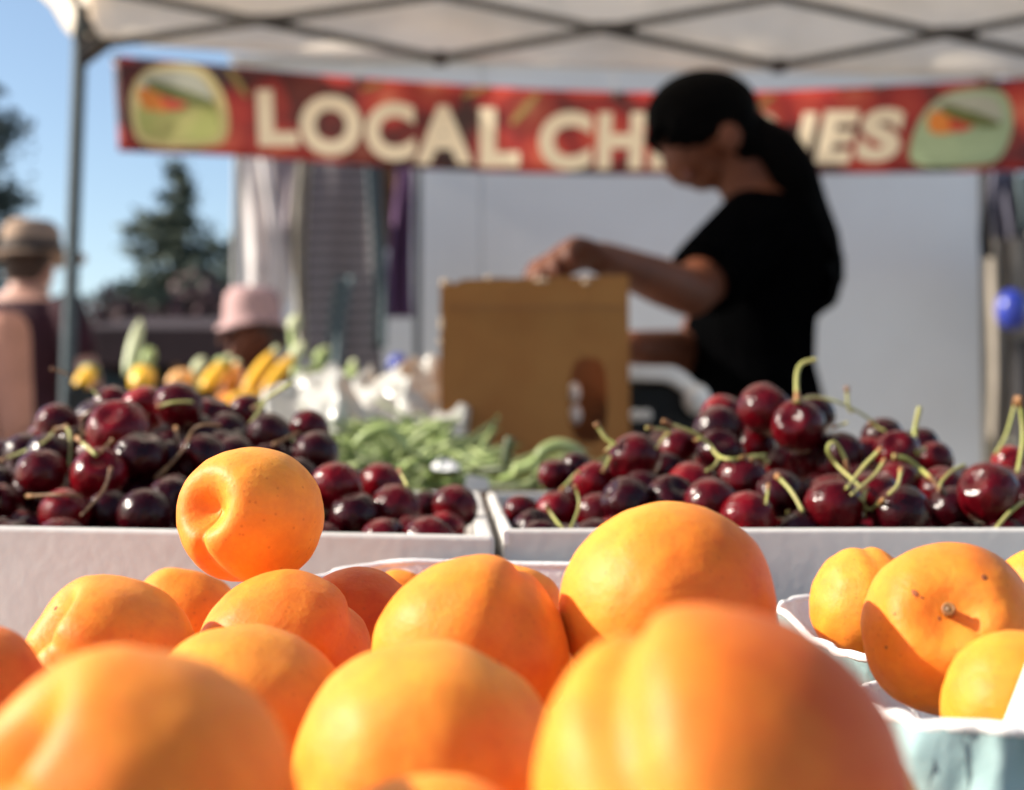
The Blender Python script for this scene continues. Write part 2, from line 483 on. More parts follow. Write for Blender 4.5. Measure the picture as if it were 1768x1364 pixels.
# ------------------------------------------------------------------ trees
def conifer(px, ytop, d, half, seed, label):
    rnd = random.Random(seed)
    top = P(px, ytop, d); H = top.z; bx, by = top.x, top.y
    t = empty('conifer_tree', (bx, by, 0)); tag(t, label, 'tree', 'trees behind the market')
    MB().tube([(bx, by, -0.1), (bx + 0.05, by, H * 0.5), (bx, by, H * 0.97)], [0.26, 0.15, 0.02], 10).build('trunk', M['bark'], t)
    v = []; f = []; br = MB()
    z = H * 0.12
    while z < H * 0.985:
        k = 1 - z / H
        n = 8 if k > 0.15 else 5
        for _ in range(n):
            a = rnd.uniform(0, 2 * math.pi)
            L = half * (k ** 1.0) * rnd.uniform(0.45, 1.25) + 0.12
            droop = rnd.uniform(-0.25, 0.12) * L
            p0 = Vector((bx, by, z + rnd.uniform(-.1, .1))); p1 = p0 + Vector((math.cos(a) * L, math.sin(a) * L, droop))
            if L > 0.5: br.tube([p0, p1], [0.03 * k + 0.012, 0.006], 5)
            m = int(10 + 34 * L)
            for i in range(m):
                s = rnd.random() ** 0.7
                q = p0.lerp(p1, s) + Vector((rnd.gauss(0, .09), rnd.gauss(0, .09), rnd.gauss(0, .07)))
                u = Vector((rnd.gauss(0, 1), rnd.gauss(0, 1), rnd.gauss(0, .6))).normalized() * rnd.uniform(.08, .17)
                w = u.orthogonal().normalized() * rnd.uniform(.03, .06)
                b = len(v); v += [q - u, q + w, q + u, q - w]; f.append((b, b + 1, b + 2, b + 3))
        z += H * 0.032
    br.build('branches', M['bark'], t)
    mk('crown', v, f, M['needles'], t)
    return t


conifer(305, 280, 30, 4.3, 3, 'tall dark conifer with a narrow top rising behind the yellow squash')
conifer(410, 400, 34, 3.0, 5, 'smaller conifer half hidden behind the hanging white blouse')


def broadleaf(px, ytop, d, rad, seed, label):
    rnd = random.Random(seed)
    top = P(px, ytop, d); H = top.z; bx, by = top.x, top.y
    t = empty('broadleaf_tree', (bx, by, 0)); tag(t, label, 'tree', 'trees behind the market')
    MB().tube([(bx, by, -0.1), (bx + .1, by, H * .4), (bx - .05, by, H * .9)], [.3, .2, .04], 10).build('trunk', M['bark'], t)
    v = []; f = []; br = MB()
    for i in range(46):
        a = rnd.uniform(0, 2 * math.pi); zz = rnd.uniform(.2, .97)
        Lb = rad * rnd.uniform(.4, 1.1) * math.sqrt(max(.05, 1 - abs(zz - .5) * 1.5))
        p0 = Vector((bx, by, H * zz)); p1 = p0 + Vector((math.cos(a) * Lb, math.sin(a) * Lb, rnd.uniform(-.1, .35) * Lb))
        br.tube([p0, p1], [.05, .012], 5)
        for j in range(130):
            q = p0.lerp(p1, rnd.uniform(.45, 1.1)) + Vector((rnd.gauss(0, .22), rnd.gauss(0, .22), rnd.gauss(0, .16)))
            u = Vector((rnd.gauss(0, 1), rnd.gauss(0, 1), rnd.gauss(0, 1))).normalized() * rnd.uniform(.06, .13)
            w = u.orthogonal().normalized() * .06
            b = len(v); v += [q - u, q + w, q + u, q - w]; f.append((b, b + 1, b + 2, b + 3))
    br.build('branches', M['bark'], t)
    mk('crown', v, f, M['leaves'], t)


broadleaf(-55, 130, 24, 1.15, 11, 'airy blue green tree at the left edge behind the straw hat')

def bush(px, ytop, d, rad, seed, mat, label):
    rnd = random.Random(seed); top = P(px, ytop, d); H = top.z
    t = empty('bush', (top.x, top.y, 0)); tag(t, label, 'bush', 'bushes behind the market')
    v = []; f = []; br = MB()
    for i in range(16):
        a = rnd.uniform(0, 6.28); q = Vector((top.x + math.cos(a) * rad * .7, top.y + math.sin(a) * rad * .7, H * rnd.uniform(.5, .9)))
        br.tube([(top.x, top.y, 0), q], [.04, .012], 5)
    br.build('stems', M['bark'], t)
    for i in range(2600):
        u = Vector((rnd.gauss(0, 1), rnd.gauss(0, 1), rnd.gauss(0, 1))).normalized(); r = rnd.random() ** .35 * rnd.uniform(.85, 1.1)
        q = Vector((top.x + u.x * rad * r, top.y + u.y * rad * r, H * .5 + u.z * H * .5 * r)); q.z = max(.05, q.z + .12 * noise.noise(q * 2.5))
        w = Vector((rnd.gauss(0, 1), rnd.gauss(0, 1), rnd.gauss(0, 1))).normalized() * rnd.uniform(.07, .13); k = w.orthogonal().normalized() * .06
        b = len(v); v += [q - w, q + k, q + w, q - k]; f.append((b, b + 1, b + 2, b + 3))
    mk('foliage', v, f, mat, t)
bush(185, 505, 21, 1.0, 31, M['plum'], 'plum leaved bush rising just right of the tent leg')
bush(262, 470, 22, 1.1, 32, M['needles'], 'dark green bush at the foot of the tall conifer')
bush(345, 480, 21, 1.0, 33, M['plum'], 'plum leaved bush below the right side of the conifer')
bush(110, 540, 20, 1.0, 34, M['leaves'], 'low blue green bush behind the burgundy shirt')
# low far hedge line closing the horizon
rnd = random.Random(21)
v = []; f = []
for i in range(9000):
    x = rnd.uniform(-60, 60); z = abs(rnd.gauss(0, 1.1)) * (1 + .5 * math.sin(x * .35) * math.sin(x * .11)); q = Vector((x, 62 + rnd.uniform(-1, 2), z))
    u = Vector((rnd.gauss(0, 1), rnd.gauss(0, 1), rnd.gauss(0, 1))).normalized() * rnd.uniform(.25, .5); w = u.orthogonal().normalized() * .25
    b = len(v); v += [q - u, q + w, q + u, q - w]; f.append((b, b + 1, b + 2, b + 3))
tag(mk('far_hedge', v, f, M['leaves']), 'dark line of far off bushes at the end of the lot', 'hedge', kind='stuff')

# maroon market stall behind the squash
st = empty('maroon_stall', P(270, 640, 14) * 1)
st.location.z = 0
tag(st, 'low market stall with a maroon canvas roof below the conifer', 'stall')
a = P(120, 566, 13.2); b = P(560, 566, 13.2)
x0, x1, y0, y1, ze = a.x, b.x, a.y, a.y + 2.6, a.z
zr = ze + 0.22
mb = MB()
mb.add([(x0, y0, ze), (x1, y0, ze), (x1, y1, ze), (x0, y1, ze), (x0 + .3, (y0 + y1) / 2, zr), (x1 - .3, (y0 + y1) / 2, zr), (x0, y0, ze - .35), (x1, y0, ze - .35), (x1, y1, ze - .35), (x0, y1, ze - .35)],
       [(0, 1, 5, 4), (2, 3, 4, 5), (1, 2, 5), (3, 0, 4), (0, 6, 7, 1), (1, 7, 8, 2), (2, 8, 9, 3), (3, 9, 6, 0)])
o = mb.build('roof', M['maroon'], st, False)
m = o.modifiers.new('s', 'SOLIDIFY'); m.thickness = .01
sheet('back_curtain', lambda u, w: Vector((x0 + (x1 - x0) * u, y1 - .1 + .05 * math.sin(u * 50), .05 + (ze - .1) * w)), 60, 4, M['grey_canvas'], st, .01)
for xx in (x0 + .04, x1 - .04):
    for yy in (y0 + .04, y1 - .2):
        MB().bar((xx, yy, 0), (xx, yy, ze - .02), .05).build('leg', M['steel'], st, False)
c = P(300, 600, 13.15)
MB().bar((c.x, y0 + .1, 0), (c.x, y0 + .1, ze - .02), .07).build('post', M['wood'], st, False)
MB().box(((x0 + x1) / 2, y0 + .9, .45), (x1 - x0) * .9, .7, .86).build('counter', M['grey_canvas'], st, False, bevel=.02)

# ------------------------------------------------------------------ white box trailer
tr = empty('box_trailer', (0.6, 7.0, 0)); tag(tr, 'plain white box trailer parked behind the clothes and the banner', 'trailer')
DT = 6.0
tl = P(403, 106, DT); trr = P(1690, 300, DT)
tx0, tx1, ty0, tz1 = tl.x, trr.x, tl.y, tl.z
for k in range(3):
    xa = tx0 + (tx1 - tx0) * k / 3; xb = tx0 + (tx1 - tx0) * (k + 1) / 3
    MB().box(((xa + xb) / 2, ty0 + .02, .55 + (tz1 - .55) / 2), xb - xa - .003, .03, tz1 - .55).build('side_panel', M['trailer'], tr, False, bevel=.004)
MB().box(((tx0 + tx1) / 2, ty0 + 1.05, .55 + (tz1 - .57) / 2), tx1 - tx0 - .02, 2.0, tz1 - .60).build('body', M['trailer'], tr, False)
MB().box(((tx0 + tx1) / 2, ty0 + 1.0, tz1 + .012), tx1 - tx0 + .03, 2.1, .02).build('roof_cap', M['trailer'], tr, False, bevel=.005)
c0 = P(1690, 420, DT); c1 = P(1712, 420, DT)
MB().box((tx1 + .035, ty0 + .03, .55 + (tz1 - .55) / 2), .066, .08, tz1 - .55).build('corner_post', M['trim'], tr, False, bevel=.006)
MB().box(((tx0 + tx1) / 2, ty0 + .03, .50), tx1 - tx0, .06, .09).build('bottom_rail', M['dark_steel'], tr, False)
for xx in (tx0 + 1.2, tx0 + 2.0):
    w = MB(); w.tube([(xx, ty0 + .08, .34), (xx, ty0 + .30, .34)], [.34, .34], 28); wo = w.build('wheel', M['plastic_black'], tr, bevel=.03)
    MB().tube([(xx, ty0 + .07, .34), (xx, ty0 + .10, .34)], [.19, .19], 20).build('hub', M['truss'], wo)

# ------------------------------------------------------------------ clothes hanging in front of the trailer
def garment(name, L0, R0, L1, R1, yt, yb, d, mat, label, folds=4, amp=.025, seed=0, cat='garment', ragged=0.0):
    rnd = random.Random(seed); ph = [rnd.uniform(0, 6) for _ in range(4)]
    def fn(u, w):
        x = (L0 + (R0 - L0) * u) * (1 - w) + (L1 + (R1 - L1) * u) * w
        x += 3 * math.sin(w * 5 + ph[2])
        y = yt + (yb - yt) * w
        if w > .98: y += ragged * math.sin(u * 9 + ph[3])
        dd = d + amp * (.4 + .8 * w) * math.sin(u * folds * 2 * math.pi + ph[0] + w * 1.5) + amp * .5 * math.sin(u * folds * 4.3 + ph[1] - w * 3)
        return P(x, y, dd)
    o = sheet(name, fn, 40, 26, mat, None, .003)
    tag(o, label, cat, 'clothes hanging on the rail')
    return o


DG = 5.2
garment('blouse', 418, 472, 424, 505, 262, 520, DG, M['white_cloth'], 'white blouse with a rounded hem, leftmost on the clothes rail', 2.2, .02, 1, ragged=18)
garment('shirt', 452, 536, 468, 512, 250, 470, DG + .12, M['lilac_cloth'], 'pale lilac shirt hanging between white blouse and striped dress', 3, .04, 2, ragged=8)
garment('scarf', 508, 545, 512, 534, 262, 620, DG + .05, M['cream_cloth'], 'narrow cream scarf hanging left of the striped dress', 2, .02, 3)
garment('dress', 536, 642, 528, 660, 262, 660, DG + .03, M['stripe'], 'long dark dress with thin grey stripes', 1.3, .012, 4, 'dress')
garment('scarf', 634, 660, 646, 668, 262, 600, DG - .03, M['teal_cloth'], 'straight teal grey scarf along the right of the striped dress', 1.2, .015, 5)
garment('scarf', 580, 612, 560, 586, 478, 640, DG - .10, M['teal_cloth'], 'teal grey scarf slung low across the striped dress', 1.2, .015, 6)
garment('blouse', 655, 690, 664, 690, 262, 430, DG + .05, M['brown_cloth'], 'brown top hanging left of the purple dress', 1.5, .02, 7)
garment('dress', 682, 708, 668, 714, 262, 548, DG, M['purple_cloth'], 'purple dress at the right end of the clothes rail', 1.6, .025, 8, 'dress')
rl = empty('clothes_rail', P(560, 250, DG)); rl.location.z = 0
tag(rl, 'thin metal rail on two posts carrying the clothes', 'clothes rail')
pa = P(412, 250, DG + .05); pb = P(722, 250, DG + .05)
MB().tube([pa, pb], .012, 10).build('rail', M['steel'], rl)
for p in (pa, pb):
    MB().tube([(p.x, p.y, 0), (p.x, p.y, p.z)], .013, 10).build('post', M['truss'], rl)
# right side of the trailer
garment('coat', 1692, 1716, 1694, 1716, 296, 445, 5.5, M['dark_cloth'], 'narrow charcoal coat hanging beside the trailer corner', 1, .02, 9, 'coat')
garment('shirt', 1712, 1764, 1712, 1772, 296, 412, 5.3, M['navy_cloth'], 'blue grey shirt hanging right of the trailer', 2, .03, 10)
garment('shirt', 1758, 1800, 1762, 1804, 300, 400, 5.25, M['teal_cloth'], 'teal shirt cut off by the right edge of the photo', 2, .03, 12)
garment('blanket', 1708, 1800, 1706, 1800, 400, 760, 5.6, M['beige_cloth'], 'beige blanket hanging low under the blue grey shirt', 3, .03, 13, 'blanket')
garment('coat', 1750, 1820, 1746, 1820, 585, 800, 5.35, M['dark_cloth'], 'long dark coat under the blue ball', 2, .03, 14, 'coat')
rl = empty('clothes_rail', P(1760, 290, 5.4)); rl.location.z = 0
tag(rl, 'metal rail right of the trailer carrying dark shirts', 'clothes rail')
pa = P(1690, 292, 5.42); pb = P(1900, 292, 5.42)
MB().tube([pa, pb], .012, 10).build('rail', M['steel'], rl)
MB().tube([(pb.x, pb.y, 0), pb], .013, 10).build('post', M['truss'], rl)
c = P(1747, 535, 5.1)
bl = MB().ell(c, .058, .058, .075); bo = bl.build('blue_ball', M['blue_gloss'])
MB().tube([c + Vector((0, 0, .07)), c + Vector((.003, 0, .10)), P(1750, 296, 5.40)], [.012, .004, .003], 6).build('string', M['dark_cloth'], bo)
tag(bo, 'glossy blue ball hanging below the blue grey shirt', 'ball')

# ------------------------------------------------------------------ tent over the stall
tent = empty('market_tent', P(150, 85, 4.0)); tent.location.z = 0
tag(tent, 'white pop up market tent with a dark scissor frame over the stall', 'tent')
DTn = lambda x: 4.0 + (x - 150) * .000184
Q = lambda x, y, off=0: P(x, y, DTn(x) + off)
low = [(165, 78), (760, 101), (1345, 114), (1945, 128)]
upn = [(165, -22), (760, -8), (1345, -4), (1945, 0)]
for i in range(3):
    MB().bar(Q(*low[i], .0), Q(*upn[i + 1], .0), .015, .025).build('truss_bar', M['truss'], tent, False, bevel=.003)
    MB().bar(Q(*upn[i], .03), Q(*low[i + 1], .03), .015, .025).build('truss_bar', M['truss'], tent, False, bevel=.003)
for x, y in ((460, 35), (1060, 48), (1650, 55)):
    MB().box(Q(x, y, .012), .13, .05, .022).build('truss_joint', M['dark_steel'], tent, False, bevel=.004)
for x, y in low[1:]:
    MB().box(Q(x, y, .015), .04, .05, .035).build('truss_joint', M['dark_steel'], tent, False, bevel=.004)
cor = Q(148, 70); NX = cor.x
pole_t = P(139, 70, 4.0); pole_b = P(118, 660, 4.0)
foot = pole_t + (pole_b - pole_t) * (pole_t.z / (pole_t.z - pole_b.z))
lg = MB().bar(foot, pole_t + Vector((0, 0, .10)), .034); lg.build('leg', M['steel'], tent, False, bevel=.004)
MB().box((foot.x, foot.y, .006), .10, .10, .012).build('foot_plate', M['dark_steel'], tent, False)
g = MB()
gs = [P(128, 62, 3.97), P(190, 66, 3.97), P(136, 106, 3.97)]
g.loft([[p + Vector((0, 0, 0)) for p in gs], [p + Vector((0, .06, 0)) for p in gs]]); g.build('corner_bracket', M['dark_steel'], tent, False)
# left side scissor bars running towards the customer side
cz = cor.z
for y0_, z0_, y1_, z1_ in ((3.98, cz, 3.0, cz + .23), (3.98, cz + .2, 3.0, cz + .0), (3.0, cz + .23, 2.0, cz), (3.0, cz, 2.0, cz + .23), (2.0, cz, 1.0, cz + .23), (2.0, cz + .23, 1.0, cz)):
    MB().bar((NX + .03, y0_, z0_), (NX + .03, y1_, z1_), .015, .025).build('truss_bar', M['truss'], tent, False, bevel=.003)
cr_ = Q(1945, 110); RX = cr_.x
for (xx, yy) in ((RX, 4.3), (NX, .95), (RX, .95)):
    MB().bar((xx, yy, 0), (xx, yy, cz + .15), .034).build('leg', M['steel'], tent, False, bevel=.004)
# valances: back, left, right; roof
def val_back(u, w):
    x = 150 + (1945 - 150) * u
    yb = 72 + 62 * (1 - (1 - u) ** 1.7) + 5 * abs(math.sin(u * math.pi * 3.03)) - 2
    y = yb + (-75 - yb) * w
    return Q(x, y, .06 + .022 * math.sin(u * 31 + 2 * w) * (1 - w) + .012 * math.sin(w * 9 + u * 8))
sheet('valance', val_back, 90, 14, M['canopy'], tent, .0015)
zt = P(150, -75, 4.06).z
zt2 = P(1945, -75, 4.4).z
def val_left(u, w):
    y = 4.05 - 3.1 * u
    z = (cz + .01) + (zt - cz) * w + .01 * abs(math.sin(u * 12)) * (1 - w)
    return Vector((NX - .03 - .012 * math.sin(u * 40) * (1 - w) + .04 * w, y, z))
sheet('valance', val_left, 60, 8, M['canopy'], tent, .0015)
def val_right(u, w):
    y = 4.4 - 3.45 * u
    return Vector((RX + .05 + .012 * math.sin(u * 40) * (1 - w), y, cz - .05 + (zt2 - cz + .05) * w))
sheet('valance', val_right, 60, 8, M['canopy'], tent, .0015)
ap = Vector(((NX + RX) / 2, 2.55, zt + .75))
crn = [Vector((NX + .01, 4.07, zt)), Vector((RX + .05, 4.42, zt2)), Vector((RX + .05, .95, zt2)), Vector((NX + .01, .95, zt))]
for i in range(4):
    A, B = crn[i], crn[(i + 1) % 4]
    def roof(u, w, A=A, B=B):
        p = A.lerp(B, u).lerp(ap, w); p.z -= .10 * math.sin(math.pi * w) * 1.0 * (1 - .3 * abs(2 * u - 1)); return p
    sheet('roof_panel', roof, 24, 16, M['canopy'], tent, .0015)
MB().tube([crn[0], ap], .012, 8).build('roof_rib', M['truss'], tent)
MB().tube([crn[1], ap], .012, 8).build('roof_rib', M['truss'], tent)

# ------------------------------------------------------------------ banner
DB = 4.30
def interp(tab, x):
    if x <= tab[0][0]: return tab[0][1]
    for (a, b), (c, d) in zip(tab, tab[1:]):
        if x <= c: return b + (d - b) * (x - a) / (c - a)
    return tab[-1][1]
def smooth_interp(tab, x):
    return sum(interp(tab, x + dx) for dx in (-60, -30, 0, 30, 60)) / 5
TOP = [(60, 84), (195, 95), (400, 113), (530, 127), (700, 140), (900, 153), (1100, 160), (1310, 158), (1450, 151), (1768, 134), (1900, 126)]
BOT = [(60, 252), (203, 262), (400, 269), (600, 284), (800, 296), (1000, 301), (1200, 302), (1390, 301), (1690, 297), (1900, 290)]
def lean(x): return smooth_interp([(195, -10), (900, 0), (1100, 7), (1400, 34), (1900, 30)], x)
def BAN(x, v, off=0.0):
    """banner surface at column x (photograph pixel of its middle), v 0 bottom .. 1 top"""
    yb = smooth_interp(BOT, x); yt = smooth_interp(TOP, x)
    d = DB + .012 * math.sin(x / 95.0) + .008 * math.sin(x / 41.0 + 1) - off
    return P(x + lean(x) * (v - .5), yb + (yt - yb) * v, d)
ban = empty('banner', BAN(1000, .5)); tag(ban, 'red cherry print banner reading LOCAL CHERRIES under the tent edge', 'banner')
sheet('banner_sheet', lambda u, w: BAN(200 + 1640 * u, w), 120, 8, M['banner'], ban, .002)
for x in (204, 620, 1060, 1500, 1836):
    MB().tube([BAN(x, .97, .004), BAN(x, .97, -.006)], .012, 10).build('eyelet', M['truss'], ban)
    MB().tube([BAN(x, .97, .006), Q(x, low[0][1] + 22 if x < 700 else 118, .04)], .0022, 5).build('tie_cord', M['plastic_white'], ban)


def letter(ch, x0, x1, yt, yb):
    cu = bpy.data.curves.new('glyph', 'FONT'); cu.body = ch; cu.size = 1; cu.offset = .055; cu.resolution_u = 6
    t = bpy.data.objects.new('glyph', cu); col.objects.link(t)
    dg = bpy.context.evaluated_depsgraph_get(); dg.update()
    me = bpy.data.meshes.new_from_object(t.evaluated_get(dg))
    bpy.data.objects.remove(t); bpy.data.curves.remove(cu)
    bm = bmesh.new(); bm.from_mesh(me); bpy.data.meshes.remove(me)
    bmesh.ops.triangulate(bm, faces=bm.faces)
    xs = [v.co.x for v in bm.verts]; ys = [v.co.y for v in bm.verts]
    ax, bx_, ay, by_ = min(xs), max(xs), min(ys), max(ys)
    verts = []
    for v in bm.verts:
        u = (v.co.x - ax) / max(1e-6, bx_ - ax); w = (v.co.y - ay) / (by_ - ay)
        x = x0 + (x1 - x0) * u; y = yb + (yt - yb) * w
        bb = smooth_interp(BOT, x); tt = smooth_interp(TOP, x)
        verts.append(BAN(x, (y - bb) / (tt - bb), .004))
    bm.verts.index_update()
    faces = [tuple(v.index for v in f.verts) for f in bm.faces]
    bm.free()
    o = mk('letter', verts, faces, M['cream'], ban, False)
    m = o.modifiers.new('s', 'SOLIDIFY'); m.thickness = .002
    o['label'] = 'cream capital letter ' + ch
    return o


for ch, x0, x1, yt, yb in (('L', 444, 514, 155, 252), ('O', 517, 624, 164, 269), ('C', 630, 716, 176, 277), ('A', 716, 816, 182, 283), ('L', 828, 897, 186, 288),
                           ('C', 930, 1022, 192, 294), ('H', 1032, 1112, 194, 292), ('E', 1126, 1182, 196, 292), ('R', 1196, 1272, 196, 292), ('R', 1284, 1362, 195, 289),
                           ('I', 1380, 1404, 194, 287), ('E', 1418, 1478, 191, 282), ('S', 1486, 1560, 187, 279)):
    letter(ch, x0, x1, yt, yb)


def blob(name, pts, mat, off, n=6):
    """flat printed shape on the banner from a pixel outline, rounded (Chaikin)"""
    for _ in range(2):
        q = []
        for i in range(len(pts)):
            a, b = pts[i], pts[(i + 1) % len(pts)]
            q += [(a[0] * .75 + b[0] * .25, a[1] * .75 + b[1] * .25), (a[0] * .25 + b[0] * .75, a[1] * .25 + b[1] * .75)]
        pts = q
    def w(x, y):
        bb = smooth_interp(BOT, x); tt = smooth_interp(TOP, x)
        return BAN(x, (y - bb) / (tt - bb), off)
    c = (sum(p[0] for p in pts) / len(pts), sum(p[1] for p in pts) / len(pts))
    v = [w(*p) for p in pts] + [w(*c)]
    o = mk(name, v, [(i, (i + 1) % len(pts), len(pts)) for i in range(len(pts))], mat, ban, False)
    m = o.modifiers.new('s', 'SOLIDIFY'); m.thickness = .0012
    return o


for sx, dx, dy, mint in ((1, 0, 0, False), (-1, 1667 - 310, 38, True)):
    T = lambda pts: [(310 + (x - 310) * (1 if sx > 0 else 1.0) + dx + (0 if sx > 0 else (180 - y) * .16), (y if sx > 0 else 180 + (y - 180) * .93) + dy) for x, y in pts]
    blob('badge', T([(262, 112), (345, 108), (378, 140), (396, 190), (392, 245), (350, 256), (240, 256), (224, 215), (226, 150)]), M['badge_mint'] if mint else M['badge_cream'], .004)
    blob('badge_sky', T([(262, 124), (340, 120), (368, 155), (372, 185), (240, 175), (244, 140)]), M['badge_sky'], .006)
    blob('badge_field', T([(236, 175), (320, 178), (374, 172), (384, 235), (350, 246), (248, 246), (234, 215)]), M['badge_mint'] if mint else M['badge_field'], .008)
    blob('badge_fruit', T([(236, 148), (270, 155), (300, 178), (286, 196), (246, 192)]), M['badge_orange'], .010)
    blob('badge_fruit', T([(272, 155), (330, 176), (310, 190), (286, 190)]), M['badge_red'], .012)
    blob('badge_hill', T([(250, 136), (285, 144), (372, 172), (366, 182), (318, 178), (262, 158)]), M['badge_dark'], .0135)
for pts in ([(392, 118), (404, 118), (432, 165), (424, 170)], [(888, 218), (878, 210), (925, 158), (936, 160)], [(805, 170), (795, 165), (840, 146), (850, 149)], [(628, 160), (622, 152), (662, 138), (668, 142)], [(1300, 195), (1290, 190), (1320, 160), (1330, 163)]):
    blob('printed_stem', pts, M['print_olive'], .003)

# ------------------------------------------------------------------ tables
ZT = 0.775
def table(name, x0, x1, y0, y1, label):
    t = empty(name, ((x0 + x1) / 2, (y0 + y1) / 2, 0)); tag(t, label, 'table')
    MB().box(((x0 + x1) / 2, (y0 + y1) / 2, ZT - .015), x1 - x0, y1 - y0, .03).build('table_top', M['table'], t, False, bevel=.006)
    for x in (x0 + .06, x1 - .06):
        for y in (y0 + .06, y1 - .06):
            MB().bar((x, y, 0), (x, y, ZT - .032), .03).build('leg', M['steel'], t, False)
table('display_table', -.75, .95, .08, 1.0, 'pale display table under the apricots and cherry cartons')
table('back_table', -1.15, .27, 1.03, 2.9, 'pale table behind it under the beans, squash and cardboard box')

# ------------------------------------------------------------------ white cherry cartons
def carton(label, FL, FR, BR, BL, t, name='carton'):
    c = empty(name, ((FL.x + FR.x) / 2, (FL.y + BL.y) / 2, ZT)); tag(c, label, 'carton', 'white cherry cartons')
    zb = ZT + .003
    def wall(nm, A, B, inward, th, lip=.0022):
        n = inward.normalized() * th
        top = [A, B, B + n, A + n]; bot = [Vector((p.x, p.y, zb)) for p in top]
        mb = MB(); mb.add(bot + top, [(3, 2, 1, 0), (4, 5, 6, 7), (0, 1, 5, 4), (1, 2, 6, 5), (2, 3, 7, 6), (3, 0, 4, 7)])
        o = mb.build(nm, M['white_card'], c, True)
        m = o.modifiers.new('bevel', 'BEVEL'); m.width = lip; m.segments = 4
        m2 = o.modifiers.new('wn', 'WEIGHTED_NORMAL'); m2.keep_sharp = True
        return o
    back = (BL - FL); back.z = 0; side = (FR - FL); side.z = 0
    s = side.normalized(); bk = back.normalized()
    g = .0004
    wall('front_panel', FL, FR, bk, t * .8)
    wall('back_panel', BL, BR, -bk, t * .8)
    e0 = bk * (t * .8 + g)
    wall('side_panel', FL + e0, BL - e0, s, t)
    wall('side_panel', FR + e0, BR - e0, -s, t)
    base = [FL + e0 + s * (t + g), FR + e0 - s * (t + g), BR - e0 - s * (t + g), BL - e0 + s * (t + g)]
    MB().loft([[Vector((p.x, p.y, zb + z)) for p in base] for z in (0, .004)]).build('base_panel', M['raw_card'], c, False)
    return c


lFL, lFR, lBR = P(-340, 902, .555), P(854, 925, .552), P(829, 850, .95)
lBL = lFL + (lBR - lFR)
rFL, rBL = P(868, 913, .556), P(842, 850, .95)
rFR = P(2140, 911, .556)
rBR = rFR + (rBL - rFL)
cl = carton('white cherry carton on the left behind the stacked apricot', lFL, lFR, lBR, lBL, .0068)
cr = carton('white cherry carton on the right with a plain grey shaded front', rFL, rFR, rBR, rBL, .0048)
# folded corner tab standing up at the back of the divider
a, b, c_, d_ = P(800, 850, .955), P(846, 848, .955), P(843, 826, .956), P(806, 820, .956)
MB().loft([[a, b, c_, d_], [p + Vector((0, .004, 0)) for p in (a, b, c_, d_)]]).build('corner_tab', M['white_card'], cl, False, bevel=.001)
# a small folded tab on the right carton's near corner
a, b, c_, d_ = P(869, 917, .5545), P(878, 917, .5545), P(879, 938, .5545), P(870, 940, .5545)
MB().loft([[a, b, c_, d_], [p + Vector((0, .001, 0)) for p in (a, b, c_, d_)]]).build('corner_tab', M['pulp'], cr, False)

# ------------------------------------------------------------------ relax spheres along their view rays
def relax(items, n=60, slack=.97):
    """items: [px, py, d, rpx]; pushes the smaller looking ones back until the fruits only touch"""
    for _ in range(n):
        hit = False
        for i in range(len(items)):
            for j in range(i):
                a, b = items[i], items[j]
                pa, pb = P(*a[:3]), P(*b[:3])
                need = (a[3] * a[2] + b[3] * b[2]) / F * slack
                dd = (pa - pb).length
                if dd < need:
                    hit = True
                    far, near = (a, b) if a[2] >= b[2] else (b, a)
                    s = (need - dd) * .55
                    far[2] += s; near[2] -= s * .25
        if not hit: break


# ------------------------------------------------------------------ apricots
def apricot_mesh(rad, seed, dw=.34, dent=.34, groove=.07, nu=84, nv=56, sx=1.0, sy=.96, sz=.97, tip=.03, lump=.06):
    rnd = random.Random(seed); off = Vector((rnd.uniform(0, 99), rnd.uniform(0, 99), rnd.uniform(0, 99)))
    v = []; f = []
    for i in range(nv + 1):
        th = math.pi * i / nv
        for j in range(nu):
            ph = 2 * math.pi * j / nu
            a = math.atan2(math.sin(ph), math.cos(ph))
            s, c = math.sin(th), math.cos(th)
            r = 1.0
            side = max(0, s) ** .6
            fade = math.exp(-((th - .9) / 1.15) ** 2) * min(1, th / .30)
            r -= groove * math.exp(-(a / (.085 + .10 * s)) ** 2) * side * (.25 + .75 * fade)
            r += groove * .30 * math.exp(-(abs(a) - .42) ** 2 / .10) * side * (.3 + .7 * fade)
            d = Vector((s * math.cos(ph), s * math.sin(ph), c))
            r += lump * noise.noise(d * 1.1 + off) + lump * .35 * noise.noise(d * 2.6 + off) + .006 * noise.noise(d * 7 + off)
            p = d * r
            p.z -= dent * math.exp(-(th / dw) ** 2) * (1 + .25 * math.cos(ph) * min(1, th / .3))
            p.z += .025 * math.exp(-((th - .65) / .3) ** 2)
            p.z -= tip * math.exp(-((math.pi - th) / .25) ** 2)
            v.append((p.x * rad * sx, p.y * rad * sy, p.z * rad * sz))
    for i in range(nv):
        for j in range(nu):
            k = (j + 1) % nu
            f.append((i * nu + j, (i + 1) * nu + j, (i + 1) * nu + k, i * nu + k))
    return v, f


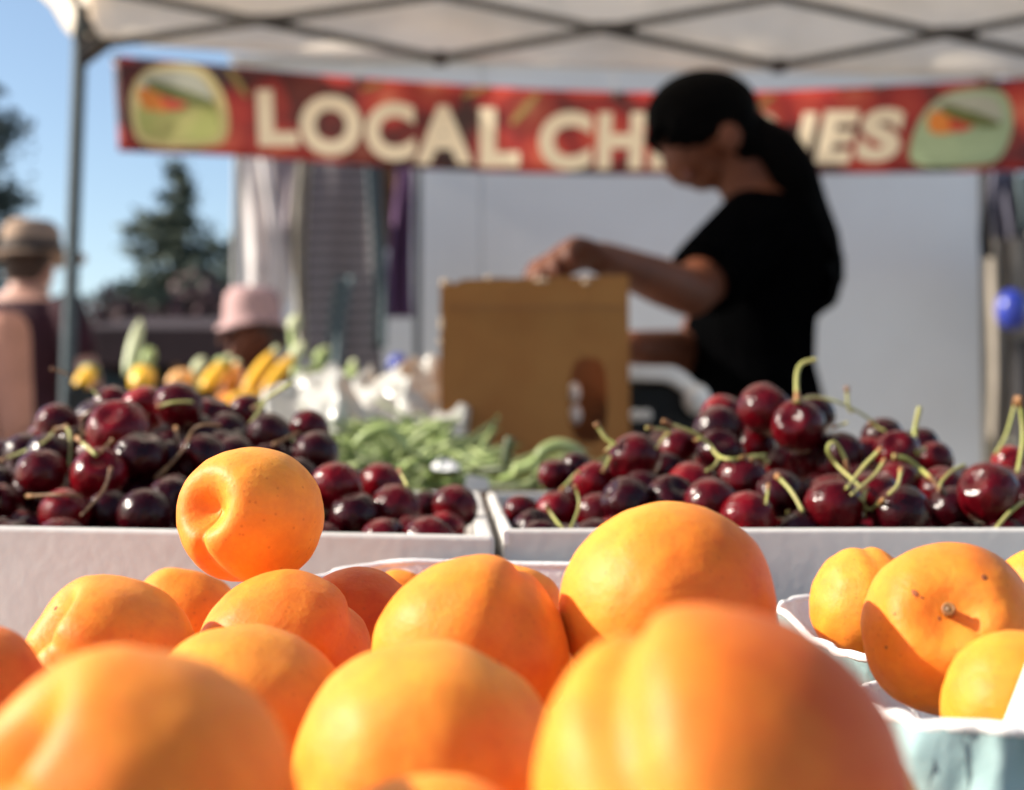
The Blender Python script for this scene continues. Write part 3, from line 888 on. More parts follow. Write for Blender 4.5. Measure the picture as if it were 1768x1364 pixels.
def place_apricot(px, py, d, rpx, axis, sut, label, seed, blush_shade=.6, bdir=(1, -.2, 0), scar=None, group='loose apricots at the front', **kw):
    rad = rpx * d / F
    v, f = apricot_mesh(rad, seed, **kw)
    o = mk('apricot', v, f, M['apricot'])
    z = Vector(axis).normalized(); x = Vector(sut); x = (x - z * x.dot(z)).normalized(); y = z.cross(x)
    m = Matrix((x, y, z)).transposed()
    o.rotation_euler = m.to_euler()
    o.location = P(px, py, d)
    bl = m.transposed() @ Vector(bdir)
    beta = math.atan2(bl.y, bl.x) % (2 * math.pi)
    o.color = (blush_shade, beta / (2 * math.pi), 0, 1)
    tag(o, label, 'apricot', group)
    if scar:
        bpy.context.view_layer.update()
        dep = rad * kw.get('sz', .97) * (1 - kw.get('dent', .34) * 1.0 - .0)
        # sits at the bottom of the stem hollow
        zz = min(q[2] for q in v[:84])
        mb = MB()
        if scar == 'stub':
            mb.tube([(0, 0, zz - .0005), (0, 0, zz + .0022), (0.0003, 0, zz + .0034)], [.0014, .0013, .0011], 12)
            s = mb.build('stem', M['stem_brown']); ring = MB()
            ring.tube([(.00125 * math.cos(t), .00125 * math.sin(t), zz + .0034) for t in [k * math.pi / 6 for k in range(13)]], .0004, 6)
            s2 = ring.build('stem_rim', M['stem_tip']); s2.parent = s
        else:
            mb.ell((.0007, 0, zz + .0004), .0013, .0009, .0007)
            s = mb.build('stem_scar', M['stem_brown'])
        s.parent = o
    return o


AP = [
    # px, py, d, rpx, axis, suture, label, kw
    (435, 890, .415, 130, (-.56, -.78, .20), (-.25, -.3, -1), 'apricot alone on top of the heap with its deep stem hollow facing left', dict(dent=.44, dw=.34, groove=.11, seed=1, blush_shade=.45, bdir=(-1, -.3, .1), sx=.90, sy=.98, lump=.035)),
    (315, 1080, .50, 104, (.2, .3, .9), (1, 0, 0), 'small apricot behind, just left under the top apricot', dict(seed=2, blush_shade=.2)),
    (485, 1135, .375, 152, (.25, .75, .6), (.72, -.6, .1), 'apricot directly below the top apricot with an orange crease on its right', dict(seed=3, blush_shade=.55, bdir=(.8, -.4, .1), groove=.075)),
    (182, 1146, .36, 160, (-.72, -.36, .58), (.4, -.9, -.2), 'apricot at left with a dark nick by its stem hollow, against the grey carton', dict(seed=4, blush_shade=.25, scar='nick', dent=.55, dw=.42)),
    (-62, 1242, .30, 164, (-.5, .5, .5), (1, 0, .3), 'reddish apricot cut off by the left edge of the photo', dict(seed=5, blush_shade=.8, bdir=(1, -.4, 0))),
    (415, 1256, .32, 182, (.2, .9, .4), (1, 0, 0), 'blurred smooth apricot between the lower left one and the one under the top apricot', dict(seed=6, blush_shade=.35, bdir=(.8, -.5, -.3))),
    (618, 1084, .430, 106, (.4, .7, .6), (1, 0, 0), 'dark red shaded apricot in the shadow of the top apricot', dict(seed=7, blush_shade=1.0, bdir=(0, -1, 0))),  # full red turned to the camera paints in the shadow it lies in
    (688, 1040, .53, 58, (.2, .6, .8), (1, 0, 0), 'small sliver of an apricot behind the dark red shaded one', dict(seed=8, blush_shade=.2)),
    (222, 1412, .20, 300, (-.64, -.42, .62), (.2, -1, -.3), 'very large blurred apricot filling the lower left corner with a hollow at its left', dict(seed=9, blush_shade=.4, dent=.46, dw=.30, scar='nick', bdir=(1, -.3, -.3))),
    (812, 1128, .34, 171, (.25, .6, .75), (.45, -.8, .35), 'apricot in the middle with a crease running down from its top right', dict(seed=10, blush_shade=.4, bdir=(.8, -.4, 0), groove=.06)),
    (885, 1060, .490, 88, (.3, .4, .9), (1, 0, 0), 'apricot peeking out behind the creased middle one', dict(seed=11, blush_shade=.3)),
    (737, 1332, .265, 230, (-.1, .95, .3), (1, 0, 0), 'large pale yellow apricot at the lower middle with faint pink marks', dict(seed=12, blush_shade=.25, bdir=(.9, -.3, -.3), groove=.03)),
    (1152, 1046, .342, 188, (.2, .93, -.2), (1, 0, .2), 'big round apricot with a red freckled cheek before the right carton', dict(seed=13, blush_shade=.75, bdir=(.75, -.6, -.15), groove=.02, lump=.02)),
    (1245, 1374, .19, 328, (-.10, .62, .78), (-.46, -.86, 0), 'biggest nearest apricot, blurred, red on its right with a crease at left', dict(seed=14, blush_shade=.95, bdir=(.85, -.5, -.1), groove=.13, lump=.025)),
    (740, 1572, .205, 236, (0, .9, .4), (1, 0, 0), 'top edge of an apricot cut off at the bottom middle of the photo', dict(seed=15, blush_shade=.2)),
    (1492, 1046, .475, 100, (-.1, .55, .9), (.1, -.9, .1), 'lumpy yellow apricot behind the one with the stem in the right basket', dict(seed=16, blush_shade=.2, groove=.045, lump=.09)),
    (1640, 1087, .347, 150, (-.29, -.90, .36), (.75, -.2, -.6), 'apricot at right with its brown stem stub facing the camera', dict(seed=17, blush_shade=.45, bdir=(.5, 0, .7), dent=.26, dw=.40, groove=.085, scar='stub', sy=1.0)),
    (1800, 1020, .47, 76, (.1, .8, .4), (1, 0, 0), 'yellow apricot at the right edge behind the one with the stem', dict(seed=18, blush_shade=.1)),
    (1764, 1222, .306, 136, (.2, .85, .4), (1, 0, 0), 'pale yellow apricot low in the near right basket', dict(seed=19, blush_shade=.1, groove=.03)),
]
M['blemish'] = vary(material('blemish', (0.30, 0.07, 0.015), 0.7), .4, 300)
its = [list(a[:4]) for a in AP]
relax(its, 60, .985)
APOS = []
for a, it in zip(AP, its):
    place_apricot(*it, a[4], a[5], a[6], **a[7])
    APOS.append((P(*it[:3]), it[3] * it[2] / F))
    if a[7]['seed'] in (17, 4):
        ob = bpy.data.objects[-1] if False else [q for q in bpy.data.objects if q.name.startswith('apricot') and q.parent is None][-1]
        ob = max((q for q in bpy.data.objects if q.get('label') == a[6]), key=lambda q: q.name)
        mw = mat_of(ob); mi_ = mw.inverted()
        spots = {17: [(1580, 1024, 5, 8), (1700, 997, 6, 5), (1622, 1068, 4, 2.5), (1545, 1060, 2.5, 2), (1530, 1118, 3, 3), (1592, 1032, 2, 4)], 4: [(72, 1058, 8, 4), (96, 1050, 5, 3)]}[a[7]['seed']]
        for bx_, by_, bw, bh in spots:
            o0 = mi_ @ CAM; dr = (mi_.to_3x3() @ (P(bx_, by_, 1) - CAM)).normalized()
            okh, loc, nor, _i = ob.ray_cast(o0, dr)
            if okh:
                q = nor.to_track_quat('Z', 'Y').to_matrix(); sz = it[2] / F
                MB().ell(loc - nor * .00003, bw * sz, bh * sz, .00016, q, 12, 6).build('blemish', M['blemish'], None).parent = ob
# lower layer that carries them, seen only through the gaps
rnd = random.Random(4)
lay = []
for k in range(3000):
    if k < 2200:
        p = Vector((rnd.uniform(-.165, .075), rnd.uniform(.18, .50), rnd.uniform(.805, .845)))
    else:
        p = Vector((rnd.uniform(.12, .19), rnd.uniform(.29, .50), rnd.uniform(.80, .825)))
    r = rnd.uniform(.021, .0235)
    q = p - CAM
    py = 682 - (q.dot(UP) / q.dot(FW)) * F
    xx_ = 884 + p.x / p.y * F
    if xx_ < 90 and py < 1180: continue
    if all((p - c).length > (r + s) * .97 for c, s in APOS + lay) and all(not (abs(p.x - c.x) < .02 and p.y < c.y and p.z > c.z - .018) for c, s in APOS):
        lay.append((p, r))
for i, (p, r) in enumerate(lay[:26]):
    v, f = apricot_mesh(r, 40 + i, nu=40, nv=28)
    o = mk('apricot', v, f, M['apricot']); o.location = p
    o.rotation_euler = (rnd.uniform(0, 6), rnd.uniform(0, 6), rnd.uniform(0, 6)); o.color = (.5, .3, 0, 1)
    tag(o, 'apricot in the lower layer, glimpsed in the gaps between the front apricots', 'apricot', 'apricots in the lower layer')

# ------------------------------------------------------------------ pulp baskets and paper
def basket(label, x0, x1, y0, y1, zb, ztf, ztb, seed, crinkle=.002, mats=('mint', 'pulp'), rimw=.0014, dip=None):
    rnd = random.Random(seed); off = rnd.uniform(0, 50)
    cx, cy, hx, hy = (x0 + x1) / 2, (y0 + y1) / 2, (x1 - x0) / 2, (y1 - y0) / 2
    t = empty('berry_basket', (cx, cy, zb)); tag(t, label, 'basket')
    n = 96
    def pt(k, w, inset=0.0):
        ph = 2 * math.pi * k / n; e = .42
        ux = math.copysign(abs(math.cos(ph)) ** e, math.cos(ph)); uy = math.copysign(abs(math.sin(ph)) ** e, math.sin(ph))
        tp = .80 + .20 * w
        zt = ztf + (ztb - ztf) * (uy + 1) / 2
        if dip: zt -= dip[2] * math.exp(-((ux * hx + cx - dip[0]) / dip[1]) ** 2) * (1 if uy < 0 else 0)
        zt += .0016 * noise.noise(Vector((ph * 3, off, 0)))
        cr_ = crinkle * noise.noise(Vector((ph * 5, w * 2.5, off))) * 2 + crinkle * .7 * noise.noise(Vector((ph * 13, w * 4, off)))
        ex = cr_ if w < .98 else cr_ * .5
        return Vector((cx + ux * (hx * tp - inset + ex), cy + uy * (hy * tp - inset + ex), zb + (zt - zb) * w))
    W = [0, .1, .25, .4, .55, .7, .82, .92, 1.0]
    out = [[pt(k, w) for k in range(n)] for w in W]
    inn = [[pt(k, w, .0016) for k in range(n)] for w in W]
    mb = MB(); mb.loft(out, cap=False); mb.f.append(tuple(reversed(range(n))))
    o = mb.build('shell', M[mats[0]], t)
    mi = MB(); mi.loft([list(reversed(r)) for r in inn], cap=False); mi.f.append(tuple(range(n)))
    mi.build('lining', M[mats[1]], t)
    rm = MB(); pts = [pt(k % n, 1.0, .0008) for k in range(n + 1)]
    rm.tube(pts, rimw, 8); rm.build('rim', M[mats[1]], t)
    return t


basket('farther mint pulp basket at right holding the lumpy yellow apricot', .092, .235, .396, .528, ZT + .002, .842, .8475, 3)
basket('nearer mint pulp basket at the lower right holding the apricot with the stem', .080, .205, .268, .386, ZT + .002, .8475, .838, 8, crinkle=.0055, rimw=.0014)
basket('white rimmed pulp basket behind the creased middle apricot', -.076, .078, .456, .537, ZT + .002, .825, .8595, 5, mats=('pulp', 'pulp'))
# low white tray under the left apricots
tr_ = empty('fruit_tray', (-.06, .3, ZT)); tag(tr_, 'shallow white tray under the heap of apricots on the left', 'tray')
bx = [Vector((-.185, .14, 0)), Vector((.076, .14, 0)), Vector((.076, .42, 0)), Vector((-.185, .42, 0))]
MB().box((-.0545, .28, ZT + .004), .261, .28, .004).build('base_panel', M['white_card'], tr_, False)
for i in range(4):
    A, B = bx[i], bx[(i + 1) % 4]; c = (A + B) / 2; dx = abs(A.x - B.x) or .004; dy = abs(A.y - B.y) or .004
    if dx > .01: dx += .004
    else: dy -= .0045
    MB().box((c.x, c.y, ZT + .020), dx, dy, .036).build('side_panel', M['white_card'], tr_, False, bevel=.001)
# white paper leaning at the right edge, nearest of all
def paper(u, w):
    py_ = 1120 + 330 * w
    px_l = sum(interp([(0, 1782), (.42, 1730), (.55, 1702), (.62, 1704), (.75, 1726), (1, 1740)], w + dw) for dw in (-.03, 0, .03)) / 3
    d = .285 - .016 * u + .0015 * math.sin(u * 5 + w * 4) - .006 * w
    return P(px_l + 190 * u, py_, d)
ps = sheet('paper_sheet', paper, 24, 30, M['paper'], None, .0005)
tag(ps, 'sheet of white paper curling up at the lower right edge of the photo', 'paper')

# ------------------------------------------------------------------ cherries
def cherry_mesh(seed, nu=28, nv=20):
    rnd = random.Random(seed); off = Vector([rnd.uniform(0, 50) for _ in range(3)])
    v = []; f = []
    for i in range(nv + 1):
        th = math.pi * i / nv
        for j in range(nu):
            ph = 2 * math.pi * j / nu
            d = Vector((math.sin(th) * math.cos(ph), math.sin(th) * math.sin(ph), math.cos(th)))
            r = 1 + .035 * noise.noise(d * 1.2 + off) - .03 * math.exp(-(math.atan2(math.sin(ph), math.cos(ph)) / .2) ** 2) * math.sin(th)
            p = d * r
            p.z = p.z * .95 - .22 * math.exp(-(th / .34) ** 2) + .05 * math.exp(-((th - .7) / .35) ** 2)
            p.x *= 1.05
            v.append(p)
    for i in range(nv):
        for j in range(nu):
            k = (j + 1) % nu
            f.append((i * nu + j, (i + 1) * nu + j, (i + 1) * nu + k, i * nu + k))
    me = bpy.data.meshes.new('cherry')
    me.from_pydata([tuple(q) for q in v], [], f); me.polygons.foreach_set('use_smooth', [True] * len(me.polygons)); me.materials.append(M['cherry'])
    return me


CM = [cherry_mesh(s) for s in range(5)]
DK, MD, RD, BR = (.032, .0008, .003, 1), (.080, .0012, .004, 1), (.145, .002, .006, 1), (.20, .004, .008, 1)
LEFT = [
    (74, 820, 43, MD, 'big glossy cherry at far left under a curved green stem'), (100, 735, 37, MD, 'cherry below the leaning forked stem at the far left'),
    (78, 750, 27, MD, 'small cherry half hidden left of the leaning forked stem'), (205, 745, 51, RD, 'largest cherry of the left heap, at its centre left'),
    (194, 702, 34, MD, 'cherry with a bright glint on the upper left shoulder of the left heap'), (250, 708, 39, BR, 'bright red cherry at the top of the left heap'),
    (308, 702, 40, MD, 'dark cherry at the top of the left heap with a stem lying across it'), (365, 718, 32, MD, 'cherry on the right shoulder of the left heap'),
    (345, 752, 34, DK, 'dark cherry under an arched brown stem in the left heap'), (172, 820, 45, RD, 'cherry with two large glints and a brown stem hanging over it'),
    (243, 792, 46, DK, 'very dark cherry in the middle of the left heap'), (112, 885, 42, RD, 'cherry at the left rim with a broad soft sheen'),
    (38, 908, 26, MD, 'small cherry just showing over the left carton rim'), (2, 872, 36, MD, 'cherry at the left edge of the photo near the rim'),
    (15, 836, 27, RD, 'small red cherry at the left edge of the photo'), (8, 786, 26, DK, 'dark cherry at the left edge under the long stem'),
    (250, 890, 45, DK, 'dark cherry on the left rim with one small glint'), (290, 918, 30, BR, 'bright red cherry peeking over the rim left of the top apricot'),
    (425, 714, 32, MD, 'cherry with a stem pointing up right on the right of the left heap'), (465, 752, 38, DK, 'dark cherry left of the two cherries over the beans'),
    (535, 740, 32, MD, 'upper of the two cherries standing before the beans'), (547, 785, 38, DK, 'lower of the two cherries standing before the beans'),
    (580, 842, 43, RD, 'red cherry touching the right side of the top apricot'), (660, 836, 36, RD, 'cherry with a pale stem before the beans'),
    (683, 880, 42, MD, 'cherry on the rim halfway between top apricot and divider'), (785, 876, 37, MD, 'cherry resting against the white divider'),
    (736, 874, 25, DK, 'small dark cherry behind the one against the divider'), (768, 914, 32, RD, 'cherry peeking over the rim beside the divider'),
    (612, 892, 41, DK, 'dark cherry on the rim right of the top apricot'), (392, 748, 35, DK, 'dark cherry above the top apricot'),
    (405, 792, 38, DK, 'dark cherry just behind the crown of the top apricot'), (470, 800, 36, DK, 'dark cherry behind the right crown of the top apricot'),
    (510, 830, 38, DK, 'dark cherry peeking past the upper right of the top apricot'), (300, 800, 42, DK, 'dark cherry under the long brown stems of the left heap'),
    (190, 885, 40, DK, 'dark cherry on the left rim right of the soft sheen one'), (300, 862, 40, DK, 'dark cherry just left of the top apricot'),
    (130, 770, 32, DK, 'dark cherry between the pale stem stubs of the left heap'),
]
RIGHT = [
    (900, 884, 28, MD, 'small cherry right beside the white divider'), (962, 886, 36, RD, 'cherry on the right rim with a pale straight stem'),
    (1033, 888, 37, MD, 'cherry on the right rim just left of the big round apricot'), (1028, 834, 35, RD, 'red cherry low on the left slope of the right heap'),
    (1096, 793, 43, MD, 'large cherry below the forked stem left of the right heap'), (1170, 776, 34, MD, 'cherry under the long branching stem'),
    (1204, 806, 29, RD, 'small red cherry under the branching stem'), (1192, 840, 42, RD, 'red cherry just above the big round apricot'),
    (1282, 832, 43, MD, 'cherry under the fork of the long branching stem'), (1240, 745, 42, DK, 'dark cherry on the upper left of the right heap'),
    (1246, 718, 36, RD, 'cherry behind the dark one on the upper left of the right heap'), (1321, 708, 45, MD, 'big red cherry at the very top of the right heap'),
    (1378, 736, 44, MD, 'plum dark cherry beside the tallest upright stem'), (1405, 716, 34, DK, 'dark cherry right behind the tallest upright stem'),
    (1302, 770, 36, MD, 'cherry below the topmost cherry of the right heap'), (1350, 800, 29, BR, 'bright red cherry in the middle of the right heap'),
    (1398, 796, 34, RD, 'red cherry left of the looped stem'), (1452, 788, 40, DK, 'dark cherry behind the looped stem'),
    (1525, 757, 36, DK, 'dark cherry on the right shoulder of the right heap'), (1612, 796, 32, MD, 'cherry behind the thick upright stem at right'),
    (1440, 877, 48, MD, 'large cherry on the right rim below the looped stem'), (1555, 887, 48, DK, 'large dark cherry on the right rim below the tangle of stems'),
    (1550, 838, 40, MD, 'cherry behind the tangle of stems'), (1355, 890, 33, MD, 'cherry on the rim under the drooping pale stem'),
    (1402, 903, 32, BR, 'bright red cherry low on the right rim'), (1290, 897, 46, RD, 'red cherry on the rim right of the big round apricot'),
    (1632, 914, 28, RD, 'cherry just showing over the right rim'), (1640, 846, 35, MD, 'left of the two dark cherries with twin glints at far right'),
    (1706, 852, 50, MD, 'right of the two dark cherries with twin glints at far right'), (1742, 800, 29, BR, 'bright red cherry under the paired stems at the right edge'),
    (1760, 900, 42, BR, 'pinkish red cherry on the rim at the right edge'), (1645, 884, 42, DK, 'dark cherry on the rim below the twin glint pair'),
    (958, 820, 28, MD, 'small blurred cherry at the back of the right carton'), (995, 808, 26, DK, 'small dark cherry at the back beside the arched bean'),
    (1500, 790, 36, RD, 'red cherry behind the crossing stems'), (1240, 875, 40, DK, 'dark cherry right of the big round apricot top'),
    (1345, 850, 40, DK, 'dark cherry under the drooping pale stem'), (1480, 840, 38, DK, 'dark cherry in the middle of the stem tangle'),
    (1150, 815, 34, DK, 'dark cherry between the forked stem and branching stem'), (1110, 850, 38, DK, 'dark cherry just above the left of the big round apricot'),
    (1590, 770, 30, DK, 'dark cherry left of the thick upright stem'), (1700, 905, 36, DK, 'dark cherry on the rim at far right'),
]
SIL_L = [(-340, 850), (-200, 800), (0, 770), (60, 722), (110, 706), (160, 684), (200, 670), (300, 664), (345, 690), (390, 704), (460, 708), (480, 722), (560, 730), (590, 785), (620, 806), (690, 822), (730, 852), (820, 862)]
SIL_R = [(870, 874), (930, 850), (1000, 810), (1060, 765), (1110, 750), (1200, 700), (1280, 672), (1360, 670), (1430, 702), (1500, 725), (1560, 735), (1640, 770), (1700, 795), (1768, 780), (1860, 800), (2140, 860)]


def proj(p):
    q = p - CAM; d = q.dot(FW)
    return 884 + q.x / d * F, 682 - q.dot(UP) / d * F, d


def fill(items, sil, corners, seed):
    rnd = random.Random(seed)
    FL_, FR_, BR_, BL_ = corners
    C = [(P(*i[:3]), i[3] * i[2] / F) for i in items]
    new = []
    s = .0228
    k = 0
    for iz in range(7):
        for iy in range(22):
            for ix in range(20):
                u = (ix + .5 * (iy % 2) + .25 * (iz % 2)) * s; w = (iy * .866 + .33 * (iz % 2)) * s
                e1 = (FR_ - FL_).normalized(); e2 = (BL_ - FL_).normalized()
                p = FL_ + e1 * (.018 + u) + e2 * (.020 + w)
                p = Vector((p.x, p.y, .868 - .085 + iz * .0195 + .040)) + Vector((rnd.gauss(0, .0016), rnd.gauss(0, .0016), rnd.gauss(0, .0016)))
                if u > (FR_ - FL_).length - .034 or w > (BL_ - FL_).length - .034: continue
                r = rnd.uniform(.0108, .0126)
                x, y, d = proj(p); rp = r / d * F
                if y - rp < interp(sil, x) + 4 + max(0, d - .82) * 500: continue
                if d < .585 + max(0, 893 - y) / 200 * .155 + .014: continue
                if any((p - c).length < (r + q) * .76 for c, q in C): continue
                C.append((p, r)); new.append((p, r))
    return new


def visible(cands, occ):
    """keeps the fill cherries that show from the photograph's place or a step beside it"""
    keep = set()
    for dx, dz in ((0, 0), (-.22, .02), (.22, .02), (0, .12)):
        o = CAM + Vector((dx, 0, dz))
        W_, H_ = 500, 300
        zb = np.full((H_, W_), 1e9); idb = np.full((H_, W_), -1)
        yy, xx = np.mgrid[0:H_, 0:W_]
        for i, (p, r) in enumerate(occ + cands):
            q = p - o; d = q.y
            cx = 250 + (q.x + dx * .6) / d * 600 - dx * 700; cy = 150 - (q.z + dz * .6) / d * 600
            rr = r / d * 600
            x0, x1, y0, y1 = max(0, int(cx - rr)), min(W_, int(cx + rr) + 2), max(0, int(cy - rr)), min(H_, int(cy + rr) + 2)
            if x0 >= x1 or y0 >= y1: continue
            g = (xx[y0:y1, x0:x1] - cx) ** 2 + (yy[y0:y1, x0:x1] - cy) ** 2 < rr * rr
            sub = zb[y0:y1, x0:x1]; up = g & (d - r * .6 < sub)
            sub[up] = d - r * .6; idb[y0:y1, x0:x1][up] = i
        cnt = np.bincount(idb[idb >= 0].ravel(), minlength=len(occ) + len(cands))
        for j in range(len(cands)):
            if cnt[len(occ) + j] > (14 if (dx, dz) == (0, 0) else 30): keep.add(j)
    return [c for j, c in enumerate(cands) if j in keep]


CH = []      # (object, px, py, d, rpx)
def cherry(p, r, rgba, label, group, rnd):
    o = bpy.data.objects.new('cherry', rnd.choice(CM)); o.location = p; o.scale = (r, r, r)
    o.rotation_euler = (rnd.uniform(-.9, .9) + rnd.choice((0, 0, 3.14, 1.57)), rnd.uniform(-.9, .9), rnd.uniform(0, 6.28))
    o.color = rgba
    col.objects.link(o); tag(o, label, 'cherry', group)
    return o


for lst, sil, cor4, side, seed in ((LEFT, SIL_L, (lFL, lFR, lBR, lBL), 'left', 5), (RIGHT, SIL_R, (rFL, rFR, rBR, rBL), 'right', 6)):
    rnd = random.Random(seed)
    items = []
    for x, y, r, c, lab in lst:
        d = .592 + max(0, 897 - y) / 200 * .155
        if r < 30 and y < 860: d += .05
        dn = F * .0125 / r
        items.append([x, y, .72 * d + .28 * min(max(dn, .6), .86), r * 1.06])
    relax(items, 80, .93)
    for it in items:                      # stay inside the carton
        it[2] = max(it[2], .562 + .004 + it[3] * it[2] / F * .9 if it[1] > 840 else it[2])
    g = 'cherries heaped in the %s carton' % side
    for it, e in zip(items, lst):
        p = P(*it[:3]); r = it[3] * it[2] / F
        CH.append((cherry(p, r, e[3], e[4], g, rnd), *it))
    fl = fill(items, sil, cor4, seed)
    occ = [(P(*it[:3]), it[3] * it[2] / F) for it in items]
    fl = visible(fl, occ)
    for p, r in fl:
        k = rnd.random()
        c = DK if k < .7 else MD
        x, y, d = proj(p)
        e0_, e1_ = (0, 820) if side == 'left' else (880, 1768)
        ux = (x - e0_) / (e1_ - e0_)
        wx = 'left end' if ux < .33 else 'middle' if ux < .67 else 'right end'
        wy = 'low behind the rim at' if y > 850 else 'half way up' if y > 770 else 'near the top of'
        if d > .80: wy = 'far back at'
        o = cherry(p, r, c, 'dark cherry wedged %s the %s of the %s heap' % (wy, wx, side), g, rnd)
        CH.append((o, x, y, d, r / d * F))


def front_depth(x, y):
    best = None; near = None
    for o, cx, cy, d, rp in CH:
        q = math.hypot(x - cx, y - cy)
        r = rp * d / F
        if q < rp:
            z = d - r * math.sqrt(max(0, 1 - (q / rp) ** 2))
            if best is None or z < best[0]: best = (z, o)
        if near is None or q - rp < near[0]: near = (q - rp, d - r * .2, o)
    return best if best else (near[1], near[2])


STEMS = [
    ([(0, 796), (47, 777), (78, 762), (92, 746)], 2.6, 'g'), ([(114, 736), (121, 755), (120, 803)], 3.2, 'g'), ([(133, 756), (166, 786)], 4.0, 'g'),
    ([(195, 760), (184, 770), (174, 781)], 3.6, 'b'), ([(192, 808), (178, 848), (140, 891)], 3.0, 'b'), ([(47, 857), (95, 854), (142, 857)], 3.0, 'b'),
    ([(273, 703), (299, 695), (334, 694)], 3.4, 'g'), ([(268, 827), (313, 781), (332, 745), (351, 734), (382, 735)], 3.2, 'b'), ([(304, 739), (306, 762)], 3.6, 'b'),
    ([(154, 667), (171, 684)], 2.6, 'g'), ([(140, 724), (159, 708)], 3.6, 'b'), ([(88, 637), (104, 641), (121, 648)], 2.6, 'b'),
    ([(436, 707), (465, 685), (504, 661)], 3.6, 'g'), ([(426, 738), (439, 722), (457, 696)], 3.0, 'g'), ([(473, 768), (517, 746)], 3.6, 'b'), ([(689, 811), (704, 840)], 3.4, 'g'),
    ([(96, 742), (112, 738), (126, 750)], 3.4, 'b'), ([(150, 712), (140, 738), (148, 752)], 2.6, 'b'),
    ([(1029, 730), (1046, 756), (1064, 768)], 4.6, 'g'), ([(1046, 780), (1056, 770), (1064, 766)], 3.6, 'g'), ([(1041, 815), (1054, 788)], 3.2, 'g'), ([(968, 848), (992, 821), (1000, 815)], 3.2, 'g'),
    ([(943, 872), (955, 892), (973, 916)], 3.4, 'g'), ([(992, 837), (1000, 872), (984, 915)], 2.8, 'g'),
    ([(1143, 727), (1171, 737), (1204, 750), (1226, 769), (1239, 786), (1264, 793), (1322, 786)], 3.8, 'g'), ([(1117, 739), (1155, 744), (1146, 756), (1133, 774)], 3.2, 'g'),
    ([(1243, 788), (1234, 804), (1220, 813)], 3.0, 'g'), ([(1377, 694), (1375, 660), (1378, 638), (1388, 626), (1410, 621)], 4.6, 'g'), ([(1371, 694), (1404, 686), (1446, 694), (1490, 716), (1514, 734)], 2.8, 'g'),
    ([(1462, 667), (1465, 702), (1472, 712)], 3.4, 'g'), ([(1440, 738), (1462, 730)], 3.0, 'g'), ([(1584, 782), (1579, 749), (1586, 712), (1588, 702)], 5.2, 'g'), ([(1582, 781), (1597, 774)], 4.2, 'g'),
    ([(1465, 815), (1457, 788), (1443, 765), (1432, 767), (1430, 780), (1446, 804), (1473, 829), (1495, 848)], 3.6, 'g'), ([(1523, 774), (1495, 801), (1473, 829), (1462, 843)], 4.0, 'g'),
    ([(1528, 793), (1509, 821), (1470, 854)], 3.6, 'g'), ([(1556, 810), (1550, 837), (1534, 854)], 3.8, 'g'), ([(1495, 843), (1490, 868), (1493, 893)], 4.2, 'g'), ([(1526, 862), (1501, 880), (1484, 859)], 3.4, 'g'),
    ([(1542, 788), (1567, 793), (1589, 810), (1606, 824)], 4.6, 'g'), ([(1622, 848), (1625, 833), (1644, 813), (1666, 802)], 3.2, 'g'), ([(1606, 824), (1616, 836), (1622, 850)], 3.2, 'b'),
    ([(1341, 821), (1366, 848), (1386, 883)], 4.2, 'g'), ([(1360, 884), (1390, 859)], 3.0, 'g'), ([(1327, 837), (1323, 870)], 2.8, 'g'), ([(1280, 790), (1308, 787), (1328, 799)], 3.2, 'g'),
    ([(1297, 793), (1321, 808)], 2.8, 'g'), ([(1756, 684), (1738, 749), (1719, 784)], 3.4, 'g'), ([(1760, 684), (1766, 755), (1757, 815)], 4.2, 'g'), ([(1775, 860), (1744, 884), (1719, 913)], 3.8, 'g'),
    ([(1500, 730), (1530, 745)], 2.6, 'g'), ([(1200, 760), (1215, 755)], 2.4, 'g'),
]


def spline(pts, n=5):
    P_ = [pts[0]] + list(pts) + [pts[-1]]; out = []
    for i in range(1, len(P_) - 2):
        a, b, c, d = P_[i - 1:i + 3]
        for k in range(n):
            t = k / n
            out.append(tuple(.5 * (2 * b[m] + (c[m] - a[m]) * t + (2 * a[m] - 5 * b[m] + 4 * c[m] - d[m]) * t * t + (3 * b[m] - a[m] - 3 * c[m] + d[m]) * t ** 3) for m in range(len(b))))
    out.append(tuple(pts[-1]))
    return out


for pts, w, kind in STEMS:
    own = None; p3 = []
    ds = []
    for x, y in pts:
        z, o = front_depth(x, y); ds.append(z); own = own or o
    own = front_depth(*pts[-1])[1]
    for i in range(len(ds)):
        lo = min(ds[max(0, i - 1):i + 2]); ds[i] = .5 * ds[i] + .5 * lo
    m = min(ds)
    p3 = [(x, y, min(d, m + .02) - .0035) for (x, y), d in zip(pts, ds)]
    sp = spline(p3, 6)
    n = len(sp)
    rad = []
    for i, q in enumerate(sp):
        t = i / (n - 1)
        e = 1.45 if t < .10 else (1.15 if t < .18 else 1.0)
        rad.append(w * q[2] / F * .82 * e)
    o = MB().tube([P(*q) for q in sp], rad, 7).build('stem', M['stem_green'] if kind == 'g' else M['stem_brown'], own)
    tipn = max(2, n // 8)
    k = MB().tube([P(*q) for q in sp[:tipn + 1]], [r * 1.12 for r in rad[:tipn + 1]], 7).build('stem_tip', M['stem_tip'], None)
    k.parent = o; k.matrix_parent_inverse = mat_of(o).inverted()
# the slanting pile edge: short loose leaf bits are part of the heap's clutter

